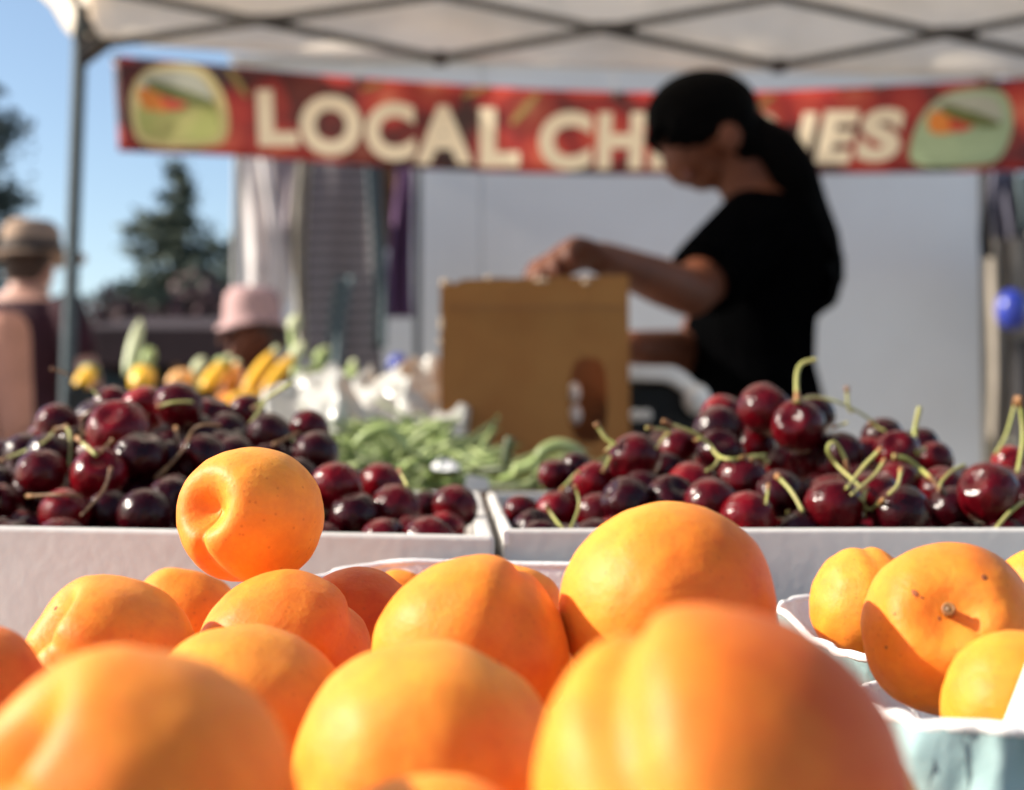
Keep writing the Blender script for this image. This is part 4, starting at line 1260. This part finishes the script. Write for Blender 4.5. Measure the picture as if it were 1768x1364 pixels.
# ------------------------------------------------------------------ beans, bags, paper behind the cherries
bt = empty('bean_tray', P(800, 860, 1.2)); bt.location.z = ZT
tag(bt, 'low brown tray holding the green beans behind the cartons', 'tray')
ta, tb, tc_, td = P(545, 852, 1.06), P(1075, 850, 1.06), P(1030, 800, 1.55), P(590, 800, 1.55)
for A, B in ((ta, tb), (tb, tc_), (tc_, td), (td, ta)):
    zt_ = P(800, 848, 1.06).z
    MB().add([Vector((p.x, p.y, z)) for z in (ZT + .003, zt_) for p in (A, B, B + Vector((0, .004, 0)) + (A - B).normalized() * .004, A + Vector((0, .004, 0)) + (B - A).normalized() * .004)],
             [(3, 2, 1, 0), (4, 5, 6, 7), (0, 1, 5, 4), (1, 2, 6, 5), (2, 3, 7, 6), (3, 0, 4, 7)]).build('side_panel', M['card_inside'], bt, False)
MB().loft([[Vector((p.x, p.y, ZT + z)) for p in (ta, tb, tc_, td)] for z in (.003, .007)]).build('base_panel', M['card_inside'], bt, False)
# heaped underside of the beans
def bean_mesh(seed):
    rnd = random.Random(seed); L = rnd.uniform(.085, .12); c = rnd.uniform(.004, .03); n = 9
    pts = []; rad = []
    for i in range(n):
        t = i / (n - 1)
        pts.append(((t - .5) * L, c * (4 * t * (1 - t)) - c / 2, .003 * math.sin(t * 6 + seed)))
        rad.append(.0025 * min(1, .25 + 5 * t, .15 + 4 * (1 - t)) * (1 + .10 * math.sin(t * 28)))
    mb = MB().tube(pts, rad, 8)
    me = bpy.data.meshes.new('bean'); me.from_pydata([tuple(v) for v in mb.v], [], mb.f)
    me.polygons.foreach_set('use_smooth', [True] * len(me.polygons)); me.materials.append(M['bean'])
    return me
BMS = [bean_mesh(s) for s in range(6)]
rnd = random.Random(12)
for i in range(230):
    d = 1.09 + .42 * (rnd.random() ** .8)
    x = rnd.uniform(560, 1040)
    if d > 1.25 and x > 800: x = rnd.uniform(560, 790)
    if 745 < x and d > 1.40: d = 1.3
    y = 838 - (d - 1.08) / .42 * 95 + rnd.uniform(-6, 14)
    if x > 790: y = max(y, 792)
    o = bpy.data.objects.new('green_bean', rnd.choice(BMS)); o.location = P(x, y, d)
    o.rotation_euler = (rnd.gauss(0, .35), rnd.gauss(0, .28), rnd.uniform(0, 6.28))
    k = rnd.uniform(.85, 1.2); o.scale = (k, k, k); col.objects.link(o)
    tag(o, 'green bean lying loose in the heap, ' + ('right under the cardboard box' if x > 745 else 'before the see through bag' if d > 1.28 else 'behind the right end of the left cherry heap' if x < 680 else 'over the white divider'), 'green bean', 'heap of green beans')
def special_bean(pts, d, r, label):
    sp = spline([(x, y, d) for x, y in pts], 6); n = len(sp)
    mb = MB().tube([P(*q) for q in sp], [r * min(1, .4 + 4 * i / n, .3 + 4 * (1 - i / n)) for i in range(n)], 10)
    o = mb.build('green_bean', M['bean']); tag(o, label, 'green bean', 'heap of green beans')
special_bean([(925, 802), (938, 780), (962, 769), (990, 776), (1008, 792)], 1.07, .0052, 'thick arched green bean right under the cardboard box')
special_bean([(872, 808), (875, 782), (881, 754)], 1.09, .0042, 'green bean sticking straight up before the cardboard box')
special_bean([(884, 812), (905, 808), (930, 795)], 1.07, .0048, 'bent green bean between the upright and the arched bean')
special_bean([(610, 770), (640, 748), (668, 742), (690, 760), (702, 785)], 1.12, .005, 'long pale green bean curving over the left of the bean heap')

def crumple(name, x0, x1, yt, yb, d, depth, mat, label, seed, cat, amp=.02, fr=22):
    off = seed * 7.3
    def fn(u, w):
        a = math.pi * w
        x = x0 + (x1 - x0) * u; k = math.sin(math.pi * min(1, max(0, u))) ** .45
        yy = yb + (yt - yb) * k * math.sin(a * .5 + .0) * (.75 + .35 * noise.noise(Vector((u * 5, off, 1))))
        dd = d + depth * w
        p = P(x, yy, dd)
        q = Vector((p.x * fr, p.y * fr, p.z * fr + off))
        return p + Vector((noise.noise(q), noise.noise(q + Vector((9, 0, 0))), noise.noise(q + Vector((0, 9, 0))))) * amp + Vector((0, 0, abs(noise.noise(q * 2.3)) * amp * .7))
    o = sheet(name, fn, 44, 28, mat, None, .0008)
    tag(o, label, cat)
    return o
crumple('plastic_bag', 445, 650, 596, 790, 1.42, .16, M['bag'], 'crumpled white plastic bag lying left of the beans, catching the sun', 1, 'plastic bag', .022)
crumple('plastic_bag', 600, 815, 548, 785, 1.60, .20, M['bag'], 'taller see through plastic bag bunched up left of the cardboard box', 2, 'plastic bag', .03, 18)
crumple('paper_scrap', 742, 792, 788, 815, 1.10, .03, M['paper'], 'small white scrap of paper among the beans', 3, 'paper', .004)

# ------------------------------------------------------------------ cardboard box
bxo = empty('cardboard_box', P(920, 800, 1.7)); bxo.location.z = ZT
tag(bxo, 'tall brown cardboard box with a dark hand hole, standing behind the beans', 'cardboard box')
DBX = 1.66
a0, a1, b0, b1 = P(759, 482, DBX), P(1086, 474, DBX), P(776, 800, DBX), P(1088, 800, DBX)
# front panel with an oval hand hole, as a grid ring around the hole
def frontpanel():
    y = DBX + .0; outline = []
    rnd = random.Random(3)
    topn = 26
    zt = lambda u: a0.z + (a1.z - a0.z) * u + .0022 * noise.noise(Vector((u * 14, 3, 0))) - .006 * math.exp(-((u - .07) / .02) ** 2)
    xl, xr = a0.x, a1.x; zb = ZT + .004
    bl, brr = b0.x - .004, b1.x + .001
    out = []
    for i in range(16): t = i / 16; out.append((bl + (brr - bl) * t, zb))
    for i in range(20): t = i / 20; out.append((brr + (xr - brr) * t, zb + (zt(1) - zb) * t))
    for i in range(topn): t = 1 - i / topn; out.append((xl + (xr - xl) * t, zt(t)))
    for i in range(20): t = 1 - i / 20; out.append((bl + (xl - bl) * t + .0012 * noise.noise(Vector((t * 16, 7, 1))), zb + (zt(0) - zb) * t))
    hc = P(1016, 691, DBX); hw = 33 / F * DBX; hh = 74 / F * DBX
    n = len(out)
    ang = sorted(range(n), key=lambda i: math.atan2(out[i][1] - hc.z, out[i][0] - hc.x))
    out = [out[i] for i in ang]
    inn = []
    for (x, z) in out:
        a = math.atan2(z - hc.z, x - hc.x)
        # superellipse slot
        ca, sa = math.cos(a), math.sin(a)
        r = (abs(ca / hw) ** 3 + abs(sa / hh) ** 3) ** (-1 / 3)
        inn.append((hc.x + r * ca, hc.z + r * sa))
    v = [Vector((x, y, z)) for x, z in out] + [Vector((x, y, z)) for x, z in inn]
    f = [(i, (i + 1) % n, n + (i + 1) % n, n + i) for i in range(n)]
    o = mk('front_panel', v, f, M['cardboard'], bxo, False)
    m = o.modifiers.new('s', 'SOLIDIFY'); m.thickness = .004; m.offset = 0
frontpanel()
dep = .28
xl, xr = a0.x, a1.x; zt_ = a0.z - .004
for nm, xx, ln in (('side_panel', xl + .0025, 1), ('side_panel', xr - .0025, 1)):
    MB().box((xx, DBX + dep / 2 + .003, (ZT + .004 + zt_) / 2), .004, dep - .002, zt_ - ZT - .004).build(nm, M['cardboard'], bxo, False)
MB().box(((xl + xr) / 2, DBX + dep + .006, (ZT + .004 + zt_ - .015) / 2), xr - xl, .004, zt_ - .015 - ZT - .004).build('back_panel', M['card_inside'], bxo, False)
MB().box(((xl + xr) / 2, DBX + dep / 2 + .002, ZT + .004), xr - xl - .012, dep - .012, .004).build('base_panel', M['card_inside'], bxo, False)
cx0, cx1 = P(772, 500, DBX).x, P(1080, 500, DBX).x
MB().box(((cx0 + cx1) / 2, DBX - .0022, P(900, 530, DBX).z), cx1 - cx0, .0012, .0016).build('crease', M['card_inside'], bxo, False)
# torn flap edges along top and left
for x, y, w, h in ((768, 488, 16, 12), (845, 480, 14, 9), (762, 560, 8, 26), (760, 590, 7, 14), (1012, 486, 13, 12), (935, 484, 26, 9)):
    MB().ell(P(x, y, DBX - .003), w / 2 / F * DBX, .002, h / 2 / F * DBX, nu=10, nv=6).build('torn_edge', M['raw_card'], bxo)
# pale produce bags inside, seen through the hand hole
for x, y, lab in ((999, 678, 'upper small white bag seen through the hand hole of the box'), (1001, 716, 'lower small white bag seen through the hand hole of the box')):
    mb = MB().ell(P(x - 7, y, DBX + .03), .0075, .01, .012)
    o = mb.build('bag', M['plastic_white']); tag(o, lab, 'bag')

# ------------------------------------------------------------------ scale to the right of the box
sc_ = empty('weighing_scale', P(1150, 740, 1.95)); sc_.location.z = ZT
tag(sc_, 'black weighing scale with a white curved tray between box and woman', 'weighing scale')
c = P(1150, 712, 1.95); zt_ = P(1150, 660, 1.95).z
MB().box((c.x, c.y + .06, (ZT + .006 + zt_) / 2), .112, .12, zt_ - ZT - .006).build('body', M['plastic_black'], sc_, False, bevel=.008)
mb = MB(); rows = []
for k in range(10):
    t = k / 9
    x = 1072 + 138 * t; y = 642 + 6 * t + (62 * max(0, t - .6) ** 1.6 * 3.0)
    p = P(x, y, 1.93); th = .010 + .014 * max(0, t - .5)
    rows.append([p + Vector((0, 0, -th)), p + Vector((0, .17, -th)), p + Vector((0, .17, th)), p + Vector((0, 0, th))])
mb.loft(rows); mb.build('tray', M['plastic_white'], sc_, True, bevel=.003)
MB().ell(P(1203, 690, 1.925), .019, .02, .021).build('tray_lip', M['plastic_white'], sc_)
for x in (1098, 1116):
    MB().ell(P(x, 717, 1.945), .008, .006, .009, nu=10, nv=6).build('button', M['plastic_white'], sc_)

# ------------------------------------------------------------------ squash in black crates
def crate(label, x0, x1, yt, d, dep):
    A, B = P(x0, yt, d), P(x1, yt, d)
    t = empty('black_crate', ((A.x + B.x) / 2, A.y, ZT)); tag(t, label, 'crate', 'black crates of squash')
    zt = A.z; n = max(2, int((zt - ZT) / .045)); h = (zt - ZT) / n
    for k in range(n):
        z = ZT + h * (k + .5)
        MB().box(((A.x + B.x) / 2, A.y, z), B.x - A.x, .01, h * .72).build('slat', M['plastic_black'], t, False)
        MB().box(((A.x + B.x) / 2, A.y + dep, z), B.x - A.x, .01, h * .72).build('slat', M['plastic_black'], t, False)
        for xx in (A.x, B.x):
            MB().box((xx, A.y + dep / 2, z), .01, dep - .012, h * .72).build('slat', M['plastic_black'], t, False)
    for xx in (A.x + .012, B.x - .012):
        for yy in (A.y + .012, A.y + dep - .012): MB().box((xx, yy, (ZT + zt) / 2 + .001), .012, .012, zt - ZT).build('post', M['plastic_black'], t, False)
    MB().box(((A.x + B.x) / 2, A.y + dep / 2, ZT + .10), B.x - A.x - .03, dep - .03, .012).build('base_panel', M['plastic_black'], t, False)
crate('black slatted crate under the green topped squash at left', 120, 330, 664, 2.2, .30)
crate('black slatted crate under the bright yellow squash', 338, 545, 682, 2.2, .30)


V3 = Vector
def squash(pts, rpx, d, mat, label, top=None, stem=None, taper=.8, cat='squash', name='squash', leg=False):
    """body along a pixel polyline (bottom to top); top: share of green neck; stem: pale stalk length in pixels"""
    a = P(*pts[0], d); b = P(*pts[1], d + .04)
    r = rpx / F * d; ax = (b - a); L = ax.length
    n = 12
    prof = []
    for i in range(n + 1):
        t = i / n
        prof.append((t, max(.04, (math.sin(math.pi * min(1, t * .93 + .05)) ** .45) * (1 - (1 - taper) * t))))
    pts3 = [a + ax * (-.18 + 1.36 * t) for t, _ in prof]
    root = MB().tube(pts3, [r * q for _, q in prof], 16).build(name, mat); tag(root, label, cat, 'squash in the black crates')
    if leg:
        MB().tube([a, a + V3((.004, -.01, -.10)), a + V3((-.003, -.02, -.24))], [r * .5, r * .35, r * .3], 8).build('stalk', M['green_sq'], None).parent = root
    if top:
        MB().tube([a + ax * (1.30 - .9 * top * (1 - t) - .20 * 0) for t in (0, .33, .66, 1)], [r * k for k in (.98, .85, .62, .3)], 14).build('green_end', M['green_sq'], None).parent = root
    if stem:
        u = ax.normalized(); s0 = a + ax * 1.12
        MB().tube([s0, s0 + u * stem / F * d * .5 + Vector((.004, 0, 0)), s0 + u * stem / F * d], [r * .42, r * .34, r * .40], 10).build('stalk', M['palegreen'], None).parent = root
    return root
for o_ in ():
    pass
squash([(430, 668), (466, 616)], 15, 2.24, M['yellow'], 'left of the two bright yellow squash leaning right', stem=14)
squash([(463, 670), (500, 622)], 15, 2.24, M['yellow'], 'right of the two bright yellow squash leaning right', stem=10)
squash([(357, 668), (384, 632)], 18, 2.26, M['yellow'], 'pale yellow squash with a green neck', top=.3, stem=18)
squash([(400, 668), (406, 636)], 17, 2.30, M['orange'], 'deep orange squash beside the pale yellow one', stem=10)
squash([(405, 690), (452, 682)], 15, 2.18, M['yellow'], 'yellow squash lying flat in front of the leaning pair')
squash([(384, 692), (402, 688)], 16, 2.19, M['orange'], 'orange squash lying at the front corner of the crate')
squash([(300, 664), (326, 650)], 22, 2.26, M['peach_sq'], 'round pale orange squash left of the yellow ones')
squash([(340, 640), (349, 622)], 13, 2.34, M['palegreen'], 'short pale green squash end behind the round orange one', leg=True)
squash([(244, 668), (248, 640)], 25, 2.25, M['yellow'], 'squat squash, yellow below and green on top', top=.55, stem=12)
squash([(255, 622), (260, 606)], 14, 2.33, M['green_sq'], 'small round green squash above the squat two coloured one', leg=True)
squash([(222, 636), (240, 566)], 12, 2.36, M['palegreen'], 'tall pale green stalk rising above the other squash', taper=1.0)
squash([(140, 664), (156, 642)], 18, 2.25, M['yellow'], 'yellow green squash at the left end beside the tent pole', top=.4)
squash([(507, 660), (545, 640)], 14, 2.28, M['green_sq'], 'dark green squash right of the bright yellow pair')
squash([(552, 622), (560, 606)], 15, 2.36, M['green_sq'], 'round green squash right of the yellow pair', stem=6, leg=True)
squash([(606, 668), (608, 636)], 15, 2.30, M['green_sq'], 'upright green squash with a pale flat end', stem=12)
squash([(510, 616), (522, 596)], 14, 2.42, M['palegreen'], 'pale greenish white bulb behind the yellow pair', leg=True)
squash([(505, 566), (512, 548)], 13, 2.46, M['palegreen'], 'higher pale white bulb behind the yellow pair', leg=True)
squash([(594, 672), (600, 662)], 10, 2.22, M['pinkhat'], 'small pinkish radish tip beside the upright green squash', cat='radish', name='radish')
MB().box(P(565, 705, 2.30), .16, .10, .10).build('black_box', M['plastic_black'], None, False, bevel=.006)
tag(bpy.data.objects['black_box'], 'low black box behind the white plastic bag', 'box')
tbx = P(688, 652, 2.5)
MB().box((tbx.x, tbx.y, (ZT + .002 + tbx.z) / 2), .075, .12, tbx.z - ZT - .002).build('dark_box', M['plastic_black'], None, False, bevel=.004)
tag(bpy.data.objects['dark_box'], 'tall narrow dark box carrying the blue bundle below the purple dress', 'box')
mb = MB().ell(tbx + Vector((0, 0, .021)), .020, .02, .022)
o = mb.build('blue_bundle', M['blue_gloss']); tag(o, 'small blue bundle below the purple dress', 'bundle')

# ------------------------------------------------------------------ people
def hand_parts(mb, wrist, d, up, side, k=1.0, curl=.5):
    """palm, four unequal fingers and a thumb; d = pointing direction, up = back of the hand, side = towards the thumb"""
    d = d.normalized(); up = (up - d * up.dot(d)).normalized(); side_ = d.cross(up)
    if side_.dot(side) < 0: side_ = -side_
    m0 = wrist; m1 = wrist + d * .085 * k
    rings = []
    for t, w, h in ((0, .024, .017), (.3, .032, .016), (.7, .040, .014), (1, .040, .012)):
        c = m0.lerp(m1, t)
        rings.append([c + side_ * w * k * math.cos(a) + up * h * k * math.sin(a) for a in [2 * math.pi * j / 14 for j in range(14)]])
    mb.loft(rings)
    for i, (off, L) in enumerate(((.031, .070), (.011, .078), (-.010, .072), (-.030, .056))):
        base = m1 + side_ * off * k - d * .006
        dirr = (d + side_ * off * 2.2).normalized(); p = base; pts = [p]
        c = curl * (.8 + .15 * i)
        for s_, ang in ((.45, c * .5), (.32, c * 1.2), (.23, c * 1.8)):
            v = (dirr * math.cos(ang) - up * math.sin(ang)); p = p + v * L * k * s_; pts.append(p)
        mb.chain(pts, [.0095 * k, .0088 * k, .008 * k, .0068 * k])
    b = wrist + d * .028 * k + side_ * .026 * k
    v1 = (d * .65 + side_ * .7 - up * .25).normalized(); v2 = (d * .9 + side_ * .25 - up * .35).normalized()
    mb.chain([b, b + v1 * .038 * k, b + v1 * .038 * k + v2 * .030 * k], [.0135 * k, .0108 * k, .0085 * k])


# --- the woman behind the box
D0 = 2.40
wo = empty('person', P(1295, 700, D0)); wo.location.z = 0
tag(wo, 'woman in black t-shirt with dark ponytail, hands over the cardboard box', 'person')
body = MB()
px = lambda v, d=D0: v / F * d
V = Vector
def ring(cx, y, hw, hd, d=D0, n=24, tilt=0.0):
    c = P(cx, y, d); r = px(hw, d)
    return [c + V((r * math.cos(2 * math.pi * j / n), hd * math.sin(2 * math.pi * j / n), tilt * r * math.cos(2 * math.pi * j / n))) for j in range(n)]
torso = [(1308, 318, 36, .036), (1310, 345, 50, .075), (1318, 368, 72, .135), (1320, 400, 86, .165), (1318, 440, 94, .168), (1308, 500, 100, .152), (1294, 565, 104, .138), (1290, 630, 106, .138), (1298, 700, 116, .158), (1302, 770, 120, .170)]
body.loft([ring(*t) for t in torso])
# neck and head (profile to the left, bowed)
body.chain([P(1305, 345, D0), P(1283, 300, D0), P(1262, 262, D0)], [.052, .050, .052])
body.ell(P(1222, 212, D0), .094, .074, .088)
body.ell(P(1196, 262, D0), .050, .055, .062, Quaternion((0, 1, 0), .45).to_matrix())
body.ell(P(1221, 288, D0), .040, .045, .040)
body.chain([P(1176, 258, D0), P(1164, 287, D0), P(1171, 293, D0)], [.014, .012, .010])      # nose
body.ell(P(1181, 304, D0), .012, .020, .010); body.ell(P(1187, 312, D0), .011, .019, .008)  # lips
body.ell(P(1211, 317, D0), .020, .022, .013)                                               # chin
body.ell(P(1158, 254, D0), .016, .045, .014)                                               # brow
for s in (-1, 1):
    body.ell(P(1250, 252, D0) + V((0, s * .075, 0)), .020, .008, .030)                      # ears
    body.ell(P(1176, 262, D0) + V((.004, s * .03, 0)), .010, .012, .008)
# near arm: shoulder, elbow, wrist
sh, el, wr = P(1300, 402, D0 - .135), P(1192, 506, 2.13), P(1038, 446, 1.92)
body.chain([sh, sh.lerp(el, .5), el], [.052, .044, .037]); body.chain([el, el.lerp(wr, .35), wr], [.037, .0355, .024])
hand_parts(body, wr, P(960, 432, 1.86) - P(1038, 446, 1.92), V((-.25, .3, 1)), V((0, 1, 0)), .95, .85)
# far arm
sh2, el2, wr2 = P(1300, 405, D0 + .135), P(1200, 612, 2.45), P(1092, 600, 2.16)
body.chain([sh2, sh2.lerp(el2, .5), el2], [.056, .048, .042]); body.chain([el2, el2.lerp(wr2, .4), wr2], [.041, .038, .027])
hand_parts(body, wr2, V((-.9, -.35, .05)), V((-.1, -.2, 1)), V((0, -1, 0)), 1.0, .5)
# legs and feet
hipz = P(1300, 770, D0).z
for s in (-1, 1):
    hp = P(1300, 760, D0 + s * .085); kn = V((hp.x - .02, hp.y + s * .01, .50)); an = V((hp.x + .02, hp.y + s * .02, .09))
    body.chain([hp, kn, an], [.085, .055, .040]); body.chain([an + V((.02, 0, -.04)), an + V((-.14, 0, -.055))], [.042, .032])
body.build('body', M['skin'], wo, voxel=.0055, sm=3)
# black t-shirt: same torso a little fuller, sleeves
shirt = MB()
shirt.loft([ring(t[0], t[1] + (8 if i == 0 else 0), t[2] + 7, t[3] + .012) for i, t in enumerate(torso)][1:] + [ring(1304, 800, 128, .182)])
def sleeve(s_, e_, frac, r0, r1):
    q = s_.lerp(e_, frac); t = (e_ - s_).normalized(); a = t.orthogonal().normalized(); b = t.cross(a)
    shirt.loft([[c + (a * math.cos(2 * math.pi * j / 20) + b * math.sin(2 * math.pi * j / 20)) * r for j in range(20)] for c, r in ((s_ - t * .05, r0 * .7), (s_ - t * .02, r0), (s_.lerp(q, .5), (r0 + r1) / 2), (q, r1))])
sleeve(sh, el, .80, .070, .062); sleeve(sh2, el2, .5, .072, .070)
shirt.build('t_shirt', M['black'], wo, voxel=.006, sm=4)
tr2 = MB()
for s in (-1, 1):
    hp = P(1300, 770, D0 + s * .085); kn = V((hp.x - .02, hp.y + s * .01, .50)); an = V((hp.x + .02, hp.y + s * .02, .10))
    tr2.chain([hp, kn, an], [.105, .078, .062])
tr2.loft([ring(1302, 740, 118, .172), ring(1302, 800, 124, .18), ring(1302, 850, 118, .17)])
tr2.build('trousers', M['black'], wo, voxel=.009, sm=3)
for s in (-1, 1):
    an = V((P(1300, 770, D0).x + .02, P(1300, 770, D0 + s * .085).y + s * .02, .05))
    MB().chain([an + V((.03, 0, -.005)), an + V((-.15, 0, -.015))], [.048, .036]).build('shoe', M['plastic_black'], wo, voxel=.008)
for nm, x, y, rx, rz, m in (('eyebrow', 1168, 251, .014, .004, 'hair'), ('eye', 1175, 263, .009, .004, 'hatband'), ('lip', 1183, 308, .011, .006, 'lip')):
    MB().ell(P(x, y, D0) + V((0, -.032, 0)), rx, .014, rz, Quaternion((0, 1, 0), .5).to_matrix()).build(nm, M[m], wo)
hair = MB()
hair.ell(P(1212, 196, D0), .098, .086, .074, Quaternion((0, 1, 0), -.12).to_matrix())
hair.ell(P(1250, 212, D0), .058, .083, .068)
hair.ell(P(1150, 226, D0), .030, .060, .026, Quaternion((0, 1, 0), .5).to_matrix())
hair.ell(P(1136, 212, D0), .020, .05, .024)
hair.chain([P(1268, 215, D0), P(1300, 236, D0 - .01), P(1338, 258, D0 - .02), P(1366, 300, D0 - .02), P(1386, 360, D0), P(1408, 415, D0 + .01), P(1422, 465, D0 + .02), P(1422, 508, D0 + .02), P(1410, 542, D0 + .02)], [.050, .040, .044, .046, .044, .043, .037, .028, .008])
rs = random.Random(8)
for i in range(26):
    o1 = V((rs.gauss(0, .007), rs.gauss(0, .03), 0)); e = rs.uniform(430, 548)
    hair.tube([P(1366, 300, D0) + o1, P(1400 + rs.gauss(0, 8), 400, D0) + o1, P(1425 + rs.gauss(0, 9), e - 40, D0) + o1, P(1424 + rs.gauss(0, 11), e, D0) + o1 * 1.3], [.008, .007, .006, .004], 6)
hair.ell(P(1278, 250, D0), .036, .070, .052); hair.ell(P(1258, 238, D0), .036, .082, .034)
for i in range(14):
    a = rs.uniform(-.06, .06); x0 = rs.uniform(1140, 1235); hair.tube([P(x0, 215, D0) + V((0, -.066, 0)), P(x0 - 4, 244, D0) + V((0, -.068, 0)), P(x0 - 12 + rs.gauss(0, 5), 262 + rs.gauss(0, 7), D0) + V((0, -.060, 0))], [.012, .010, .004], 6)
for i in range(9):
    a = rs.uniform(-.05, .05); hair.tube([P(1150, 205, D0) + V((0, a, 0)), P(1128 + rs.gauss(0, 6), 238, D0) + V((0, a, 0)), P(1140 + rs.gauss(0, 6), 262 + rs.gauss(0, 6), D0) + V((0, a, 0))], [.012, .009, .005], 6)
hair.build('hair', M['hair'], wo, voxel=.006, sm=3)


def bystander(label, x, d, head_y, facing, shirt_m, leg_m, skin_m, arms, hat=None, hat_m=None, build=1.0, sleeves=True, lean_=0.0, hairy='hair', hdrop=0.0, brim=.19, hs=1.0):
    """standing person; x = pixel column of the spine, head_y = pixel row of the head centre; facing = horizontal direction"""
    h = P(x, head_y, d); k = h.z / (1.60 - hdrop)
    base = V((h.x, h.y, 0)); f = V(facing).normalized(); sd = V((f.y, -f.x, 0)); up = V((0, 0, 1))
    t = empty('person', base); tag(t, label, 'person', 'shoppers in the background')
    pt = lambda a, b, z: base + sd * a * build + f * b + up * z * k
    b = MB()
    def rg(z, w, dp, fo=0, n=22):
        c = pt(0, fo, z); return [c + sd * w * build * math.cos(2 * math.pi * j / n) + f * dp * build * math.sin(2 * math.pi * j / n) for j in range(n)]
    T = [(.84, .165, .115), (.95, .165, .115), (1.08, .145, .10), (1.22, .165, .115), (1.33, .185, .105), (1.40, .15, .08), (1.44, .065, .055)]
    b.loft([rg(*q) for q in T])
    b.chain([pt(0, 0, 1.42), pt(0, .02, 1.52)], [.055, .052])
    hp_ = lambda a, b_, z: pt(a, b_ + hdrop * .5, z - hdrop)
    b.ell(hp_(0, .015, 1.615), .078 * hs, .095 * hs, .108); b.ell(hp_(0, .055, 1.545), .045, .045, .05)
    b.chain([hp_(0, .105, 1.62), hp_(0, .122, 1.59)], [.012, .014])
    for s in (-1, 1): b.ell(hp_(s * .078, .0, 1.60), .012, .018, .028)
    for s in (-1, 1):
        b.chain([pt(s * .09, 0, .86), pt(s * .10, .01, .48), pt(s * .10, -.01, .09)], [.085, .058, .042])
        b.chain([pt(s * .10, -.03, .05), pt(s * .11, .14, .035)], [.042, .032])
    sl = []
    for s, (e_, w_) in zip((-1, 1), arms):
        s0 = pt(s * .185, 0, 1.36); e0 = pt(*e_); w0 = pt(*w_)
        b.chain([s0, s0.lerp(e0, .5), e0], [.058, .05, .043]); b.chain([e0, e0.lerp(w0, .4), w0], [.042, .04, .028])
        hand_parts(b, w0, (w0 - e0) + f * .05, sd * s, f, 1.0, .5); sl.append((s0, e0))
    b.build('body', skin_m, t, voxel=.0075, sm=2)
    sm_ = MB(); sm_.loft([rg(q[0], q[1] + .014, q[2] + .014) for q in T[1:-1]])
    if sleeves:
        for s0, e0 in sl:
            q = s0.lerp(e0, .55); sm_.chain([s0, q], [.072, .068])
    sm_.build('shirt', shirt_m, t, voxel=.011, sm=3)
    l = MB()
    for s in (-1, 1): l.chain([pt(s * .09, 0, .88), pt(s * .10, .01, .48), pt(s * .10, -.01, .10)], [.105, .078, .062])
    l.loft([rg(.82, .18, .13), rg(1.0, .178, .128)])
    l.build('trousers', leg_m, t, voxel=.012, sm=3)
    for s in (-1, 1):
        MB().chain([pt(s * .10, -.03, .05), pt(s * .11, .15, .04)], [.048, .036]).build('shoe', M['plastic_black'], t, voxel=.01)
    hm = MB(); hm.ell(hp_(0, -.015, 1.64), .086 * hs, .100 * hs, .092); hm.ell(hp_(0, -.05, 1.60), .072, .055, .06); hm.build('hair', M[hairy], t, voxel=.01, sm=2)
    if hat:
        c = hp_(0, .01, 1.665)
        hb = MB(); n = 36
        R_ = lambda r, z, wv=0: [c + sd * hs * r * math.cos(2 * math.pi * j / n) + f * hs * r * 1.12 * math.sin(2 * math.pi * j / n) + up * (z + wv * math.cos(4 * math.pi * j / n)) for j in range(n)]
        hb.loft([R_(.100, .003), R_(brim, -.012, .012), R_(brim, -.006, .012), R_(.106, .008), R_(.104, .05), R_(.098, .10), R_(.075, .125), R_(.02, .118)])
        ho = hb.build('hat', hat_m, t)
        if hat == 'band':
            bd = MB(); bd.loft([R_(.107, .004), R_(.1095, .006), R_(.1085, .045), R_(.105, .046)], cap=False)
            k2 = bd.build('hat_band', M['hatband'], None); k2.parent = ho; k2.matrix_parent_inverse = mat_of(ho).inverted()
    return t


bystander('man in a burgundy t-shirt and straw hat with a dark band, back turned', 40, 5.2, 468, (.25, 1, 0), M['burgundy'], M['denim'], M['skin_light'],
          [((-.30, .02, 1.08), (-.10, .14, .95)), ((.29, -.02, 1.12), (.20, .20, .92))], hat='band', hat_m=M['straw'], build=1.0, hdrop=.09, hairy='brown_hair')
bystander('shopper in pale peach sleeveless top and blue jeans at the left edge', -104, 3.5, 430, (.2, 1, 0), M['peach'], M['denim'], M['peach'],
          [((-.26, 0, 1.08), (-.24, .1, .86)), ((.235, -.03, 1.10), (.20, .10, .90))], sleeves=False)
bystander('person in pink sun hat and dark red top, between tent leg and clothes', 455, 4.75, 590, (-.8, -.6, 0), M['darkred'], M['dark_cloth'], M['skin'],
          [((-.26, 0, 1.08), (-.22, .1, .88)), ((.26, 0, 1.08), (.22, .1, .88))], hat='plain', hat_m=M['pinkhat'], hdrop=.06, brim=.13, hs=.86, hairy='brown_hair')
bake_all()
for o in list(bpy.data.objects):
    if o.type == 'MESH' and o.modifiers.get('bevel') is None and len(o.data.polygons) < 4: pass
